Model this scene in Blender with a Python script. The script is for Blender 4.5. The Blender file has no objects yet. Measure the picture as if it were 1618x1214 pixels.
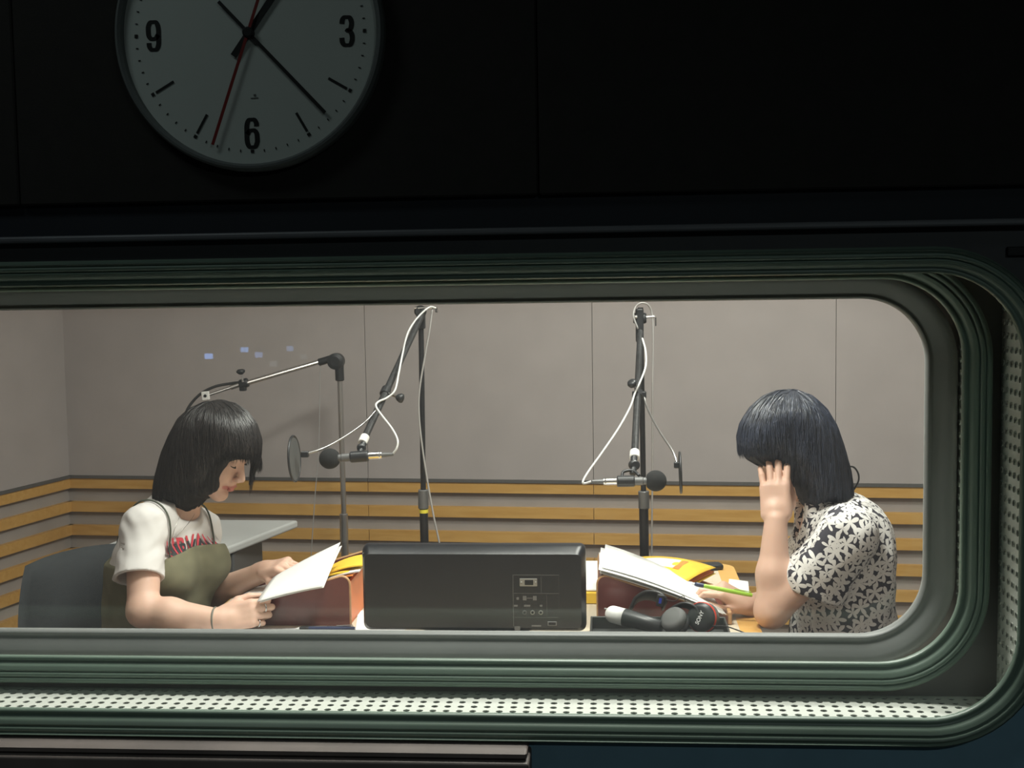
import bpy, bmesh, math, random
import numpy as np
from mathutils import Matrix, Vector

# ------------------------------------------------------------------ camera, world, lights, exposure
sc = bpy.context.scene
COL = sc.collection
FPX, CX, CY = 2000.0, 809.0, 607.0
EYE = 1.55
YAW, PITCH, ROLL = math.radians(4.5), math.radians(4.49), -0.015
cam_data = bpy.data.cameras.new('camera')
cam = bpy.data.objects.new('camera', cam_data)
COL.objects.link(cam)
cam_data.sensor_width = 36.0
cam_data.lens = FPX / 1618.0 * 36.0
cam_data.clip_start = 0.02
CAMR = Matrix.Rotation(YAW, 3, 'Z') @ Matrix.Rotation(math.pi / 2 - PITCH, 3, 'X') @ Matrix.Rotation(ROLL, 3, 'Z')
cam.matrix_world = Matrix.Translation((0, 0, EYE)) @ CAMR.to_4x4()
sc.camera = cam

world = bpy.data.worlds.new('world')
sc.world = world
world.use_nodes = True
world.node_tree.nodes['Background'].inputs[0].default_value = (0.02, 0.022, 0.025, 1)
world.node_tree.nodes['Background'].inputs[1].default_value = 0.1

sc.view_settings.view_transform = 'Standard'
sc.view_settings.look = 'None'
sc.view_settings.gamma = 1.0
sc.view_settings.use_curve_mapping = False
sc.view_settings.exposure = 0.0

def area(name, loc, size, power, color, size_y=None, target=None, spread=180):
    d = bpy.data.lights.new(name, 'AREA')
    d.energy = power
    d.color = color
    d.shape = 'RECTANGLE'
    d.size = size
    d.size_y = size_y or size
    d.spread = math.radians(spread)
    o = bpy.data.objects.new(name, d)
    COL.objects.link(o)
    o.location = loc
    if target:
        v = Vector(target) - Vector(loc)
        o.rotation_euler = v.to_track_quat('-Z', 'Y').to_euler()
    return o

WARM = (1.0, 0.955, 0.89)
CEIL = 2.62
# three recessed ceiling luminaires of the booth, two unseen ones added for dim control-room light
BOOTH_LAMPS = [(-0.15, 2.60, 51.0, 0.36, 0.36), (0.50, 3.45, 47.0, 0.36, 0.36), (-1.10, 3.00, 9.0, 0.36, 0.36)]
for i, (lx, ly, pw, sx, sy) in enumerate(BOOTH_LAMPS):
    area('booth_lamp_light', (lx, ly, CEIL - 0.03), sx, pw, WARM, sy)
CONTROL_FILLS = [(-1.0, 0.90, 1.2), (0.9, -1.30, 10.0)]
for lx, ly, pw in CONTROL_FILLS:
    area('control_fill_light', (lx, ly, CEIL - 0.03), 0.5, pw, (0.84, 1.0, 0.98), 0.3)

# ------------------------------------------------------------------ pixel helpers
def ray(px, py):
    return CAMR @ Vector(((px - CX) / FPX, -(py - CY) / FPX, -1.0))

def P(px, py, Y):
    r = ray(px, py)
    t = Y / r.y
    return np.array((r.x * t, Y, EYE + r.z * t))

def PZ(px, py, z):
    r = ray(px, py)
    t = (z - EYE) / r.z
    return np.array((r.x * t, r.y * t, z))

def PPL(px, py, A, B):
    """pixel ray onto the vertical plane through ground points A, B"""
    r = ray(px, py)
    n = np.array((-(B[1] - A[1]), B[0] - A[0]))
    t = n.dot(np.array((A[0], A[1]))) / (n[0] * r.x + n[1] * r.y)
    return np.array((r.x * t, r.y * t, EYE + r.z * t))

# ------------------------------------------------------------------ object helpers
WORG = {}

def thing(name, label, cat, loc=(0, 0, 0), group=None):
    o = bpy.data.objects.new(name, None)
    o.empty_display_size = 0.05
    COL.objects.link(o)
    o.location = tuple(float(v) for v in loc)
    WORG[o] = np.array(loc, dtype=float)
    if label:
        o['label'] = label
        o['category'] = cat
    if group:
        o['group'] = group
    return o

def tag(o, label, cat, group=None):
    o['label'] = label
    o['category'] = cat
    if group:
        o['group'] = group
    return o

def structure(o):
    o['kind'] = 'structure'
    return o

def mesh_from(name, V, Fq, smooth=False):
    me = bpy.data.meshes.new(name)
    V = np.asarray(V, dtype=np.float32)
    if isinstance(Fq, np.ndarray):
        n = Fq.shape[1]
        me.vertices.add(len(V))
        me.vertices.foreach_set('co', V.ravel())
        me.loops.add(Fq.size)
        me.loops.foreach_set('vertex_index', Fq.ravel().astype(np.int32))
        me.polygons.add(len(Fq))
        me.polygons.foreach_set('loop_start', np.arange(0, Fq.size, n, dtype=np.int32))
        me.update(calc_edges=True)
        me.validate()
    else:
        me.from_pydata([tuple(map(float, v)) for v in V], [], Fq)
        me.update()
    if smooth:
        me.polygons.foreach_set('use_smooth', np.ones(len(me.polygons), dtype=bool))
    return me

def mk(name, VF, mat, parent=None, smooth=False, fix=False):
    V, Fq = VF
    V = np.asarray(V, dtype=float)
    org = WORG[parent] if parent is not None else V.mean(axis=0)
    if parent is None:
        org = np.array((org[0], org[1], V[:, 2].min()))
    me = mesh_from(name, V - org, Fq, smooth)
    if fix:
        bm = bmesh.new(); bm.from_mesh(me)
        bmesh.ops.recalc_face_normals(bm, faces=bm.faces)
        bm.to_mesh(me); bm.free()
    o = bpy.data.objects.new(name, me)
    COL.objects.link(o)
    if mat:
        me.materials.append(mat)
    if parent is not None:
        o.parent = parent
    else:
        o.location = tuple(org)
    WORG[o] = org
    return o

def join(*vfs):
    V, Fq, n = [], [], 0
    for v, f in vfs:
        v = np.asarray(v, float)
        V.append(v)
        f = f.tolist() if isinstance(f, np.ndarray) else f
        Fq += [[i + n for i in q] for q in f]
        n += len(v)
    return np.vstack(V), Fq

def box(lo, hi, bevel=0.0, seg=2, R=None, c=None):
    lo = np.array(lo, float); hi = np.array(hi, float)
    bm = bmesh.new()
    bmesh.ops.create_cube(bm, size=1.0)
    for v in bm.verts:
        v.co = Vector((lo + hi) / 2) + Vector([(hi[i] - lo[i]) * v.co[i] for i in range(3)])
    if bevel > 0:
        bmesh.ops.bevel(bm, geom=list(bm.edges), offset=bevel, segments=seg, affect='EDGES', profile=0.5)
    V = np.array([v.co[:] for v in bm.verts])
    Fq = [[v.index for v in f.verts] for f in bm.faces]
    bm.free()
    if R is not None:
        V = V @ np.array(R).T
    if c is not None:
        V = V + np.array(c)
    return V, Fq

def frame_of(d):
    d = np.array(d, float); d /= np.linalg.norm(d)
    a = np.array((0, 0, 1.0)) if abs(d[2]) < 0.9 else np.array((1.0, 0, 0))
    u = np.cross(a, d); u /= np.linalg.norm(u)
    return u, np.cross(d, u), d

def smooth_path(pts, n=8):
    """Catmull-Rom through points"""
    pts = np.array(pts, float)
    if len(pts) < 3:
        return pts
    ext = np.vstack([2 * pts[0] - pts[1], pts, 2 * pts[-1] - pts[-2]])
    out = []
    for i in range(1, len(ext) - 2):
        p0, p1, p2, p3 = ext[i - 1:i + 3]
        for t in np.linspace(0, 1, n, endpoint=False):
            out.append(0.5 * ((2 * p1) + (-p0 + p2) * t + (2 * p0 - 5 * p1 + 4 * p2 - p3) * t * t + (-p0 + 3 * p1 - 3 * p2 + p3) * t ** 3))
    out.append(pts[-1])
    return np.array(out)

def tube(pts, r, sides=10, cap=True, n=0):
    pts = smooth_path(pts, n) if n else np.array(pts, float)
    m = len(pts)
    rs = np.interp(np.linspace(0, 1, m), np.linspace(0, 1, len(r)), r) if hasattr(r, '__len__') else np.full(m, r)
    tan = np.gradient(pts, axis=0)
    tan /= np.linalg.norm(tan, axis=1)[:, None] + 1e-12
    u, v, _ = frame_of(tan[0])
    V = []
    ang = np.linspace(0, 2 * math.pi, sides, endpoint=False)
    for i in range(m):
        u = u - tan[i] * u.dot(tan[i]); u /= np.linalg.norm(u) + 1e-12
        v = np.cross(tan[i], u)
        for a in ang:
            V.append(pts[i] + rs[i] * (math.cos(a) * u + math.sin(a) * v))
    Fq = []
    for i in range(m - 1):
        for j in range(sides):
            k = (j + 1) % sides
            Fq.append([i * sides + j, i * sides + k, (i + 1) * sides + k, (i + 1) * sides + j])
    if cap:
        Fq.append(list(range(sides))[::-1])
        Fq.append([(m - 1) * sides + j for j in range(sides)])
    return np.array(V), Fq

def lathe(prof, c, d, sides=24):
    """prof: list of (radius, offset along d)"""
    u, v, d = frame_of(d)
    V, Fq = [], []
    ang = np.linspace(0, 2 * math.pi, sides, endpoint=False)
    c = np.array(c, float)
    for r, h in prof:
        for a in ang:
            V.append(c + d * h + max(r, 1e-5) * (math.cos(a) * u + math.sin(a) * v))
    for i in range(len(prof) - 1):
        for j in range(sides):
            k = (j + 1) % sides
            Fq.append([i * sides + j, i * sides + k, (i + 1) * sides + k, (i + 1) * sides + j])
    Fq.append(list(range(sides))[::-1])
    Fq.append([(len(prof) - 1) * sides + j for j in range(sides)])
    return np.array(V), Fq

def cyl(a, b, r, sides=16, bev=0.0):
    a = np.array(a, float); b = np.array(b, float)
    L = np.linalg.norm(b - a)
    if bev:
        return lathe([(r - bev, 0), (r, bev), (r, L - bev), (r - bev, L)], a, b - a, sides)
    return lathe([(r, 0), (r, L)], a, b - a, sides)

def extrude_poly(pts, off):
    """pts: list of 3D points of a planar polygon, extruded by vector off"""
    pts = np.array(pts, float); n = len(pts)
    V = np.vstack([pts, pts + np.array(off)])
    Fq = [list(range(n))[::-1], [n + i for i in range(n)]]
    for i in range(n):
        j = (i + 1) % n
        Fq.append([i, j, n + j, n + i])
    return V, Fq

def sheet(c00, c10, c11, c01, th=0.0008, nu=8, nv=8, bend=(0, 0, 0), bendv=(0, 0, 0), curl=None):
    """bilinear quad as a thin solid; bend bulges along u, bendv along v"""
    c00, c10, c11, c01 = [np.array(c, float) for c in (c00, c10, c11, c01)]
    bend = np.array(bend, float); bendv = np.array(bendv, float)
    top = []
    for j in range(nv + 1):
        for i in range(nu + 1):
            u, v = i / nu, j / nv
            p = (c00 * (1 - u) + c10 * u) * (1 - v) + (c01 * (1 - u) + c11 * u) * v
            p = p + bend * 4 * u * (1 - u) + bendv * 4 * v * (1 - v)
            if curl is not None:
                p = p + curl(u, v)
            top.append(p)
    top = np.array(top)
    nrm = np.cross(c10 - c00, c01 - c00); nrm /= np.linalg.norm(nrm)
    if nrm[2] < 0:
        nrm = -nrm
    bot = top - nrm * th
    N = len(top); W = nu + 1
    Fq = []
    for j in range(nv):
        for i in range(nu):
            a = j * W + i
            Fq.append([a, a + 1, a + W + 1, a + W])
            Fq.append([N + a + W, N + a + W + 1, N + a + 1, N + a])
    rim = [i for i in range(W)] + [j * W + nu for j in range(1, nv + 1)] + [nv * W + i for i in range(nu - 1, -1, -1)] + [j * W for j in range(nv - 1, 0, -1)]
    for k in range(len(rim)):
        a, b = rim[k], rim[(k + 1) % len(rim)]
        Fq.append([b, a, N + a, N + b])
    return np.vstack([top, bot]), Fq

# ------------------------------------------------------------------ materials
def new_mat(name):
    m = bpy.data.materials.new(name)
    m.use_nodes = True
    return m, m.node_tree, m.node_tree.nodes['Principled BSDF']

def mat(name, col, rough=0.6, metal=0.0, var=0.06, scale=20.0, bump=0.0, bscale=200.0, spec=0.5, sss=0.0, coat=0.0, stretch=None):
    m, nt, b = new_mat(name)
    N, L = nt.nodes, nt.links
    tc = N.new('ShaderNodeTexCoord')
    src = tc.outputs['Object']
    if stretch:
        mp = N.new('ShaderNodeMapping'); mp.inputs['Scale'].default_value = stretch
        L.new(src, mp.inputs[0]); src = mp.outputs[0]
    nz = N.new('ShaderNodeTexNoise'); nz.inputs['Scale'].default_value = scale; nz.inputs['Detail'].default_value = 4
    L.new(src, nz.inputs['Vector'])
    cr = N.new('ShaderNodeValToRGB')
    c = np.array(col[:3])
    cr.color_ramp.elements[0].position = 0.3; cr.color_ramp.elements[1].position = 0.7
    cr.color_ramp.elements[0].color = (*np.clip(c * (1 - var), 0, 1), 1)
    cr.color_ramp.elements[1].color = (*np.clip(c * (1 + var), 0, 1), 1)
    L.new(nz.outputs[0], cr.inputs[0]); L.new(cr.outputs[0], b.inputs['Base Color'])
    b.inputs['Roughness'].default_value = rough
    b.inputs['Metallic'].default_value = metal
    b.inputs['Specular IOR Level'].default_value = spec
    if sss:
        b.inputs['Subsurface Weight'].default_value = sss
        b.inputs['Subsurface Radius'].default_value = (0.012, 0.005, 0.003)
        b.inputs['Subsurface Scale'].default_value = 0.6
    if coat:
        b.inputs['Coat Weight'].default_value = coat
    if bump:
        n2 = N.new('ShaderNodeTexNoise'); n2.inputs['Scale'].default_value = bscale; n2.inputs['Detail'].default_value = 3
        L.new(src, n2.inputs['Vector'])
        bp = N.new('ShaderNodeBump'); bp.inputs['Strength'].default_value = bump; bp.inputs['Distance'].default_value = 0.002
        L.new(n2.outputs[0], bp.inputs['Height']); L.new(bp.outputs[0], b.inputs['Normal'])
    return m

def emis(name, col, s):
    m, nt, b = new_mat(name)
    b.inputs['Base Color'].default_value = (0.02, 0.02, 0.02, 1)
    b.inputs['Emission Color'].default_value = (*col, 1)
    b.inputs['Emission Strength'].default_value = s
    return m

def glass_mat(name, refl, tint, haze):
    m = bpy.data.materials.new(name); m.use_nodes = True
    nt = m.node_tree; N, L = nt.nodes, nt.links
    N.remove(N['Principled BSDF'])
    out = N['Material Output']
    tr = N.new('ShaderNodeBsdfTransparent'); tr.inputs[0].default_value = (*tint, 1)
    gl = N.new('ShaderNodeBsdfGlossy'); gl.inputs['Roughness'].default_value = 0.0
    df = N.new('ShaderNodeBsdfTranslucent'); df.inputs[0].default_value = (0.72, 0.78, 0.84, 1)
    lw = N.new('ShaderNodeLayerWeight'); lw.inputs[0].default_value = 0.5
    pw = N.new('ShaderNodeMath'); pw.operation = 'POWER'; pw.inputs[1].default_value = 5.0
    L.new(lw.outputs['Facing'], pw.inputs[0])
    mr = N.new('ShaderNodeMapRange')
    mr.inputs['To Min'].default_value = refl; mr.inputs['To Max'].default_value = 0.6
    L.new(pw.outputs[0], mr.inputs[0])
    m1 = N.new('ShaderNodeMixShader'); L.new(mr.outputs[0], m1.inputs[0])
    L.new(tr.outputs[0], m1.inputs[1]); L.new(gl.outputs[0], m1.inputs[2])
    tc = N.new('ShaderNodeTexCoord'); nz = N.new('ShaderNodeTexNoise'); nz.inputs['Scale'].default_value = 3.0
    L.new(tc.outputs['Object'], nz.inputs['Vector'])
    hm = N.new('ShaderNodeMapRange'); hm.inputs['To Min'].default_value = haze * 0.6; hm.inputs['To Max'].default_value = haze * 1.4
    L.new(nz.outputs[0], hm.inputs[0])
    m2 = N.new('ShaderNodeMixShader'); L.new(hm.outputs[0], m2.inputs[0])
    L.new(m1.outputs[0], m2.inputs[1]); L.new(df.outputs[0], m2.inputs[2])
    L.new(m2.outputs[0], out.inputs[0])
    return m

def wood_mat(name, c1, c2, rough=0.5, scale=(3, 60, 60)):
    m, nt, b = new_mat(name)
    N, L = nt.nodes, nt.links
    tc = N.new('ShaderNodeTexCoord'); mp = N.new('ShaderNodeMapping'); mp.inputs['Scale'].default_value = scale
    L.new(tc.outputs['Object'], mp.inputs[0])
    nz = N.new('ShaderNodeTexNoise'); nz.inputs['Scale'].default_value = 1.0; nz.inputs['Detail'].default_value = 5; nz.inputs['Distortion'].default_value = 0.6
    L.new(mp.outputs[0], nz.inputs['Vector'])
    cr = N.new('ShaderNodeValToRGB')
    cr.color_ramp.elements[0].color = (*c1, 1); cr.color_ramp.elements[1].color = (*c2, 1)
    cr.color_ramp.elements[0].position = 0.3; cr.color_ramp.elements[1].position = 0.7
    L.new(nz.outputs[0], cr.inputs[0]); L.new(cr.outputs[0], b.inputs['Base Color'])
    b.inputs['Roughness'].default_value = rough
    return m

M = {}
M['booth_fabric'] = mat('booth_fabric', (0.405, 0.365, 0.350), 0.9, var=0.04, scale=6, bump=0.25, bscale=500)
M['booth_base'] = mat('booth_base', (0.36, 0.325, 0.30), 0.9, var=0.05, scale=9, bump=0.2, bscale=400)
M['rail'] = mat('rail_grey', (0.10, 0.095, 0.09), 0.7)
M['slat'] = wood_mat('slat_wood', (0.55, 0.30, 0.075), (0.66, 0.39, 0.115), 0.45)
M['carpet'] = mat('carpet', (0.16, 0.15, 0.15), 1.0, var=0.2, scale=200, bump=0.4, bscale=600)
M['ceiling'] = mat('ceiling_board', (0.62, 0.60, 0.57), 0.9)
M['dark_fabric'] = mat('dark_wall_fabric', (0.024, 0.022, 0.020), 0.95, var=0.1, scale=30, bump=0.3, bscale=600)
M['dark_blue'] = mat('dark_blue_strip', (0.012, 0.016, 0.024), 0.7)
M['dark_frame'] = mat('dark_frame_panel', (0.07, 0.072, 0.078), 0.6, var=0.05)
M['trim'] = mat('trim_metal', (0.16, 0.165, 0.18), 0.5, metal=0.2)
M['blue_panel'] = mat('blue_panel', (0.24, 0.42, 0.54), 0.6, var=0.05)
M['gasket'] = mat('gasket_rubber', (0.19, 0.265, 0.215), 0.42, var=0.08, scale=8, spec=0.6)
M['gasket_grey'] = mat('gasket_rubber_grey', (0.24, 0.25, 0.245), 0.5, var=0.06, scale=8, spec=0.5)
M['perf'] = mat('perforated_white', (0.72, 0.74, 0.68), 0.6, var=0.03)
M['cavity'] = mat('cavity_grey', (0.17, 0.165, 0.16), 0.9)
M['void'] = mat('void_black', (0.01, 0.01, 0.01), 1.0)
M['glass_a'] = glass_mat('outer_glass', 0.03, (0.94, 0.965, 0.955), 0.004)
M['clock_glass'] = glass_mat('clock_glass', 0.012, (0.97, 0.975, 0.97), 0.0)
M['glass_b'] = glass_mat('inner_glass', 0.03, (0.95, 0.96, 0.955), 0.007)
M['black_plastic'] = mat('black_plastic', (0.02, 0.021, 0.023), 0.4, var=0.1)
M['mon_plastic'] = mat('monitor_plastic', (0.012, 0.013, 0.016), 0.33, var=0.15, scale=12, bump=0.15, bscale=900)
M['grey_print'] = mat('grey_print', (0.16, 0.16, 0.16), 0.6)
M['port_metal'] = mat('port_metal', (0.35, 0.35, 0.33), 0.4, metal=0.7)
M['black_metal'] = mat('black_metal', (0.022, 0.022, 0.024), 0.38, metal=0.3, var=0.15)
M['black_tape'] = mat('black_wrapped_tube', (0.022, 0.022, 0.023), 0.55, var=0.7, scale=120, bump=0.6, bscale=150)
M['grey_metal'] = mat('grey_metal', (0.14, 0.14, 0.14), 0.45, metal=0.3)
M['chrome'] = mat('chrome', (0.72, 0.72, 0.72), 0.2, metal=1.0, var=0.02)
M['chrome_dull'] = mat('chrome_dull', (0.45, 0.44, 0.43), 0.35, metal=0.9, var=0.05)
M['white_tape'] = mat('white_tape', (0.75, 0.74, 0.71), 0.7)
M['yellow_tape'] = mat('yellow_tape', (0.75, 0.65, 0.05), 0.6)
M['foam'] = mat('foam_black', (0.018, 0.018, 0.018), 1.0, var=0.3, scale=300, bump=0.8, bscale=700)
M['mesh_grey'] = mat('pop_mesh', (0.07, 0.07, 0.068), 0.8, var=0.2, scale=300)
M['cable_white'] = mat('cable_white', (0.62, 0.62, 0.60), 0.5)
M['cable_grey'] = mat('cable_grey', (0.33, 0.32, 0.31), 0.5)
M['cable_black'] = mat('cable_black', (0.02, 0.02, 0.02), 0.5)
M['paper'] = mat('paper', (0.86, 0.86, 0.84), 0.8, var=0.01)
M['paper_grey'] = mat('paper_grey', (0.72, 0.73, 0.74), 0.8, var=0.02)
M['yellow_card'] = mat('yellow_card', (0.85, 0.55, 0.05), 0.6, var=0.08)
M['orange_card'] = mat('orange_card', (0.75, 0.24, 0.05), 0.6, var=0.15, scale=15)
M['maroon'] = mat('maroon_board', (0.125, 0.032, 0.028), 0.35, var=0.35, scale=6, coat=0.2)
M['maroon_edge'] = wood_mat('maroon_edge', (0.42, 0.22, 0.10), (0.60, 0.36, 0.18), 0.5)
M['orange_panel'] = mat('orange_panel', (0.58, 0.16, 0.05), 0.5, var=0.2, scale=10)
M['desk_top'] = mat('desk_laminate', (0.60, 0.52, 0.40), 0.5, var=0.04, scale=5)
M['desk_edge'] = wood_mat('desk_edge_wood', (0.60, 0.33, 0.085), (0.70, 0.42, 0.14), 0.45)
M['table_grey'] = mat('table_grey', (0.55, 0.56, 0.55), 0.5, var=0.02)
M['leg_grey'] = mat('leg_grey', (0.10, 0.10, 0.10), 0.5)
M['chair_fabric'] = mat('chair_fabric', (0.034, 0.038, 0.041), 0.95, var=0.2, scale=150, bump=0.5, bscale=500)
M['brown_ledge'] = mat('brown_ledge', (0.20, 0.165, 0.155), 0.55, var=0.2, scale=9, bump=0.2, bscale=60)
M['clock_face'] = mat('clock_face', (0.62, 0.66, 0.64), 0.6, var=0.01)
M['clock_rim'] = mat('clock_rim', (0.15, 0.165, 0.165), 0.5, var=0.02)
M['ink'] = mat('ink_black', (0.006, 0.006, 0.007), 0.6)
M['red_hand'] = mat('red_hand', (0.22, 0.012, 0.010), 0.5)
M['tray'] = mat('tray_black', (0.03, 0.032, 0.03), 0.5, var=0.1)
M['white_plastic'] = mat('white_plastic', (0.80, 0.80, 0.78), 0.35, var=0.01)
M['leather'] = mat('black_leather', (0.022, 0.022, 0.022), 0.4, var=0.2, bump=0.3, bscale=300)
M['grey_pad'] = mat('grey_pad', (0.10, 0.10, 0.098), 0.7)
M['blue_mark'] = mat('blue_mark', (0.02, 0.05, 0.5), 0.5)
M['red_mark'] = mat('red_mark', (0.55, 0.04, 0.02), 0.5)
M['white_print'] = mat('white_print', (0.75, 0.75, 0.75), 0.6)
M['green_pen'] = mat('green_pen', (0.35, 0.60, 0.06), 0.3)
M['navy'] = mat('navy_plastic', (0.03, 0.04, 0.09), 0.3)

# ------------------------------------------------------------------ text as flat mesh
def text_vf(s, size, xs=1.0, spacing=1.0, bold=0.0):
    cu = bpy.data.curves.new('lettering', 'FONT')
    cu.body = s; cu.size = size; cu.align_x = 'CENTER'; cu.align_y = 'CENTER'
    cu.space_character = spacing; cu.offset = bold; cu.resolution_u = 4
    ob = bpy.data.objects.new('lettering', cu)
    COL.objects.link(ob)
    bpy.context.view_layer.update()
    dg = bpy.context.evaluated_depsgraph_get()
    me = bpy.data.meshes.new_from_object(ob.evaluated_get(dg))
    V = np.array([v.co[:] for v in me.vertices]); Fq = [list(p.vertices) for p in me.polygons]
    bpy.data.objects.remove(ob); bpy.data.meshes.remove(me); bpy.data.curves.remove(cu)
    V[:, 0] *= xs
    c = (V.min(0) + V.max(0)) / 2
    return V - c, Fq

def place(vf, o, u, v):
    V, Fq = vf
    o, u, v = [np.array(a, float) for a in (o, u, v)]
    w = np.cross(u, v)
    return o + V[:, :1] * u + V[:, 1:2] * v + V[:, 2:3] * w, Fq

# ------------------------------------------------------------------ booth and control room shell
YW = 1.69                        # control-room face of the window wall
YE = 1.96                        # booth face of the window wall
def lip(pxr, pyb, pyt, Y, r, xl=-1.22):
    return dict(x0=xl, x1=P(pxr, 800, Y)[0], z0=P(800, pyb, Y)[2], z1=P(800, pyt, Y)[2], Y=Y, r=r)
LIP1 = lip(1613, 1129, 441, 1.69, 0.118)
LIP2 = lip(1519, 1043, 449, 1.80, 0.112)
LIP3 = lip(1465, 1004, 479, 1.93, 0.098)

def rrect(x0, x1, z0, z1, r, n=14):
    pts = []
    for cx_, cz_, a0 in ((x1 - r, z1 - r, 0), (x0 + r, z1 - r, 90), (x0 + r, z0 + r, 180), (x1 - r, z0 + r, 270)):
        for k in range(n + 1):
            a = math.radians(a0 + 90 * k / n)
            pts.append((cx_ + r * math.cos(a), cz_ + r * math.sin(a)))
    return np.array(pts)

def ring_sweep(L, prof, closed=True):
    """prof: list of (offset outward from lip, y)"""
    loops = []
    for o, y in prof:
        q = rrect(L['x0'] - o, L['x1'] + o, L['z0'] - o, L['z1'] + o, L['r'] + o)
        loops.append(np.column_stack([q[:, 0], np.full(len(q), y), q[:, 1]]))
    n = len(loops[0]); m = len(loops)
    Fq = []
    for i in range(m if closed else m - 1):
        i2 = (i + 1) % m
        for j in range(n):
            k = (j + 1) % n
            Fq.append([i * n + j, i2 * n + j, i2 * n + k, i * n + k])
    return np.vstack(loops), Fq

def plate_with_hole(L, o, X0, X1, Z0, Z1, y0, y1):
    """wall slab y0..y1 with a rounded opening"""
    q = rrect(L['x0'] - o, L['x1'] + o, L['z0'] - o, L['z1'] + o, L['r'] + o)
    b = rrect(X0, X1, Z0, Z1, 0.0005)
    n = len(q)
    V = []
    for y in (y0, y1):
        for loop in (q, b):
            V.append(np.column_stack([loop[:, 0], np.full(n, y), loop[:, 1]]))
    V = np.vstack(V)
    Fq = []
    for j in range(n):
        k = (j + 1) % n
        Fq.append([j, n + j, n + k, k])
        Fq.append([2 * n + k, 3 * n + k, 3 * n + j, 2 * n + j])
        Fq.append([j, k, 2 * n + k, 2 * n + j])
        Fq.append([n + k, n + j, 3 * n + j, 3 * n + k])
    return V, Fq

def perforated(o, u, v, nu, nv, pitch, hr, th):
    """sheet with round holes: o origin, u, v unit directions"""
    o, u, v = [np.array(a, float) for a in (o, u, v)]
    w = np.cross(u, v)
    V, Fq = [], []
    ns = 8
    sq = [(1, 0), (1, 1), (0, 1), (-1, 1), (-1, 0), (-1, -1), (0, -1), (1, -1)]
    for i in range(nu):
        for j in range(nv):
            c = o + u * (i + .5) * pitch + v * (j + .5) * pitch
            b = len(V)
            for k in range(ns):
                V.append(c + (u * sq[k][0] + v * sq[k][1]) * pitch / 2)
            for k in range(ns):
                a = 2 * math.pi * k / ns
                V.append(c + (u * math.cos(a) + v * math.sin(a)) * hr)
            for k in range(ns):
                a = 2 * math.pi * k / ns
                V.append(c + (u * math.cos(a) + v * math.sin(a)) * hr - w * th)
            for k in range(ns):
                k2 = (k + 1) % ns
                Fq.append([b + k, b + k2, b + ns + k2, b + ns + k])
                Fq.append([b + ns + k, b + ns + k2, b + 2 * ns + k2, b + 2 * ns + k])
    return np.array(V), Fq

# --- window wall
WX0, WX1 = -2.55, 2.2
structure(mk('wall_window', plate_with_hole(LIP1, 0.03, WX0, WX1, 0.0, CEIL, YW, YW + 0.012), M['dark_frame']))
structure(mk('wall_window_booth', plate_with_hole(LIP3, 0.03, -3.0, 2.6, 0.0, CEIL, YE - 0.02, YE), M['booth_fabric']))
ww = bpy.data.objects['wall_window']

# upper acoustic panels over the window, a recessed strip and a thin trim
zt0, zt1 = P(800, 371, 1.675)[2], P(800, 360, 1.675)[2]
zs = P(800, 309, 1.665)[2]
xseam = P(850, 200, 1.665)[0]
for k in range(-3, 3):
    x0, x1 = xseam + k * 0.70, xseam + (k + 1) * 0.70
    x0, x1 = max(x0, WX0), min(x1, WX1)
    mk('panel', box((x0 + .001, 1.662, zs), (x1 - .001, YW, CEIL), 0.002, 1), M['dark_fabric'], ww)
mk('recessed_strip', box((WX0, 1.676, zt1), (WX1, YW, zs)), M['dark_blue'], ww)
t1 = structure(mk('trim_1', box((WX0, 1.668, zt0), (WX1, YW, zt1), 0.003, 2), M['trim']))
zz = P(1606, 397, 1.68)
mk('cover_plate', box((zz[0] - .010, 1.683, zz[2] - .006), (zz[0] + .05, YW, zz[2] + .006), .001, 1), M['ink'], ww)

zq = LIP1['z0'] + .16
o_ = .03; arc = [(LIP1['x1'] - LIP1['r'] + (LIP1['r'] + o_) * math.cos(a), LIP1['z0'] + LIP1['r'] + (LIP1['r'] + o_) * math.sin(a)) for a in np.linspace(0, -math.pi / 2, 13)]
lp = [(WX1, 0.002), (WX1, zq), (LIP1['x1'] + o_, zq)] + arc + [(WX0, LIP1['z0'] - o_), (WX0, 0.002)]
mk('lower_panel', extrude_poly([(x, YW - .004, z) for x, z in lp], (0, .0042, 0)), M['blue_panel'], ww, fix=True)
# --- window: three gaskets, perforated linings, two panes
w1 = structure(thing('window_1', None, None, (0.0, YW, LIP1['z0'])))
w1['label'] = 'wide rounded double-glazed studio window with rubber gaskets and perforated lining'
w1['category'] = 'window'
def gasket_prof(y, w, proud=0.022):
    """funnel-shaped rubber profile: deep at the lip, proud at its outer edge, two grooves"""
    def s(t):
        return y - .004 - proud * math.sin(min(t, 1.0) * math.pi / 2) ** 0.9
    pr = [(0.0, y + 0.006), (-0.001, y - .001), (0.0012, y - .006), (0.004, y - .0065), (0.0065, y - .0045)]
    for o in (.009, .012, .015):
        pr.append((o, s(o / w)))
    for g in (.0165, .0240):
        pr += [(g, s(g / w)), (g + .0005, s(g / w) + .0035), (g + .002, s(g / w) + .0035), (g + .0025, s((g + .0025) / w))]
        pr.append((g + .005, s((g + .005) / w)))
    pr += [(w - .004, s(.95)), (w, s(1.0) + .004), (w + .002, s(1.0) + .012), (w + .002, y + .006)]
    return pr
mk('outer_gasket', ring_sweep(LIP1, gasket_prof(YW, 0.0315)), M['gasket'], w1, smooth=True)
mk('middle_gasket', ring_sweep(LIP2, gasket_prof(1.80, 0.034)), M['gasket'], w1, smooth=True)
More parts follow.
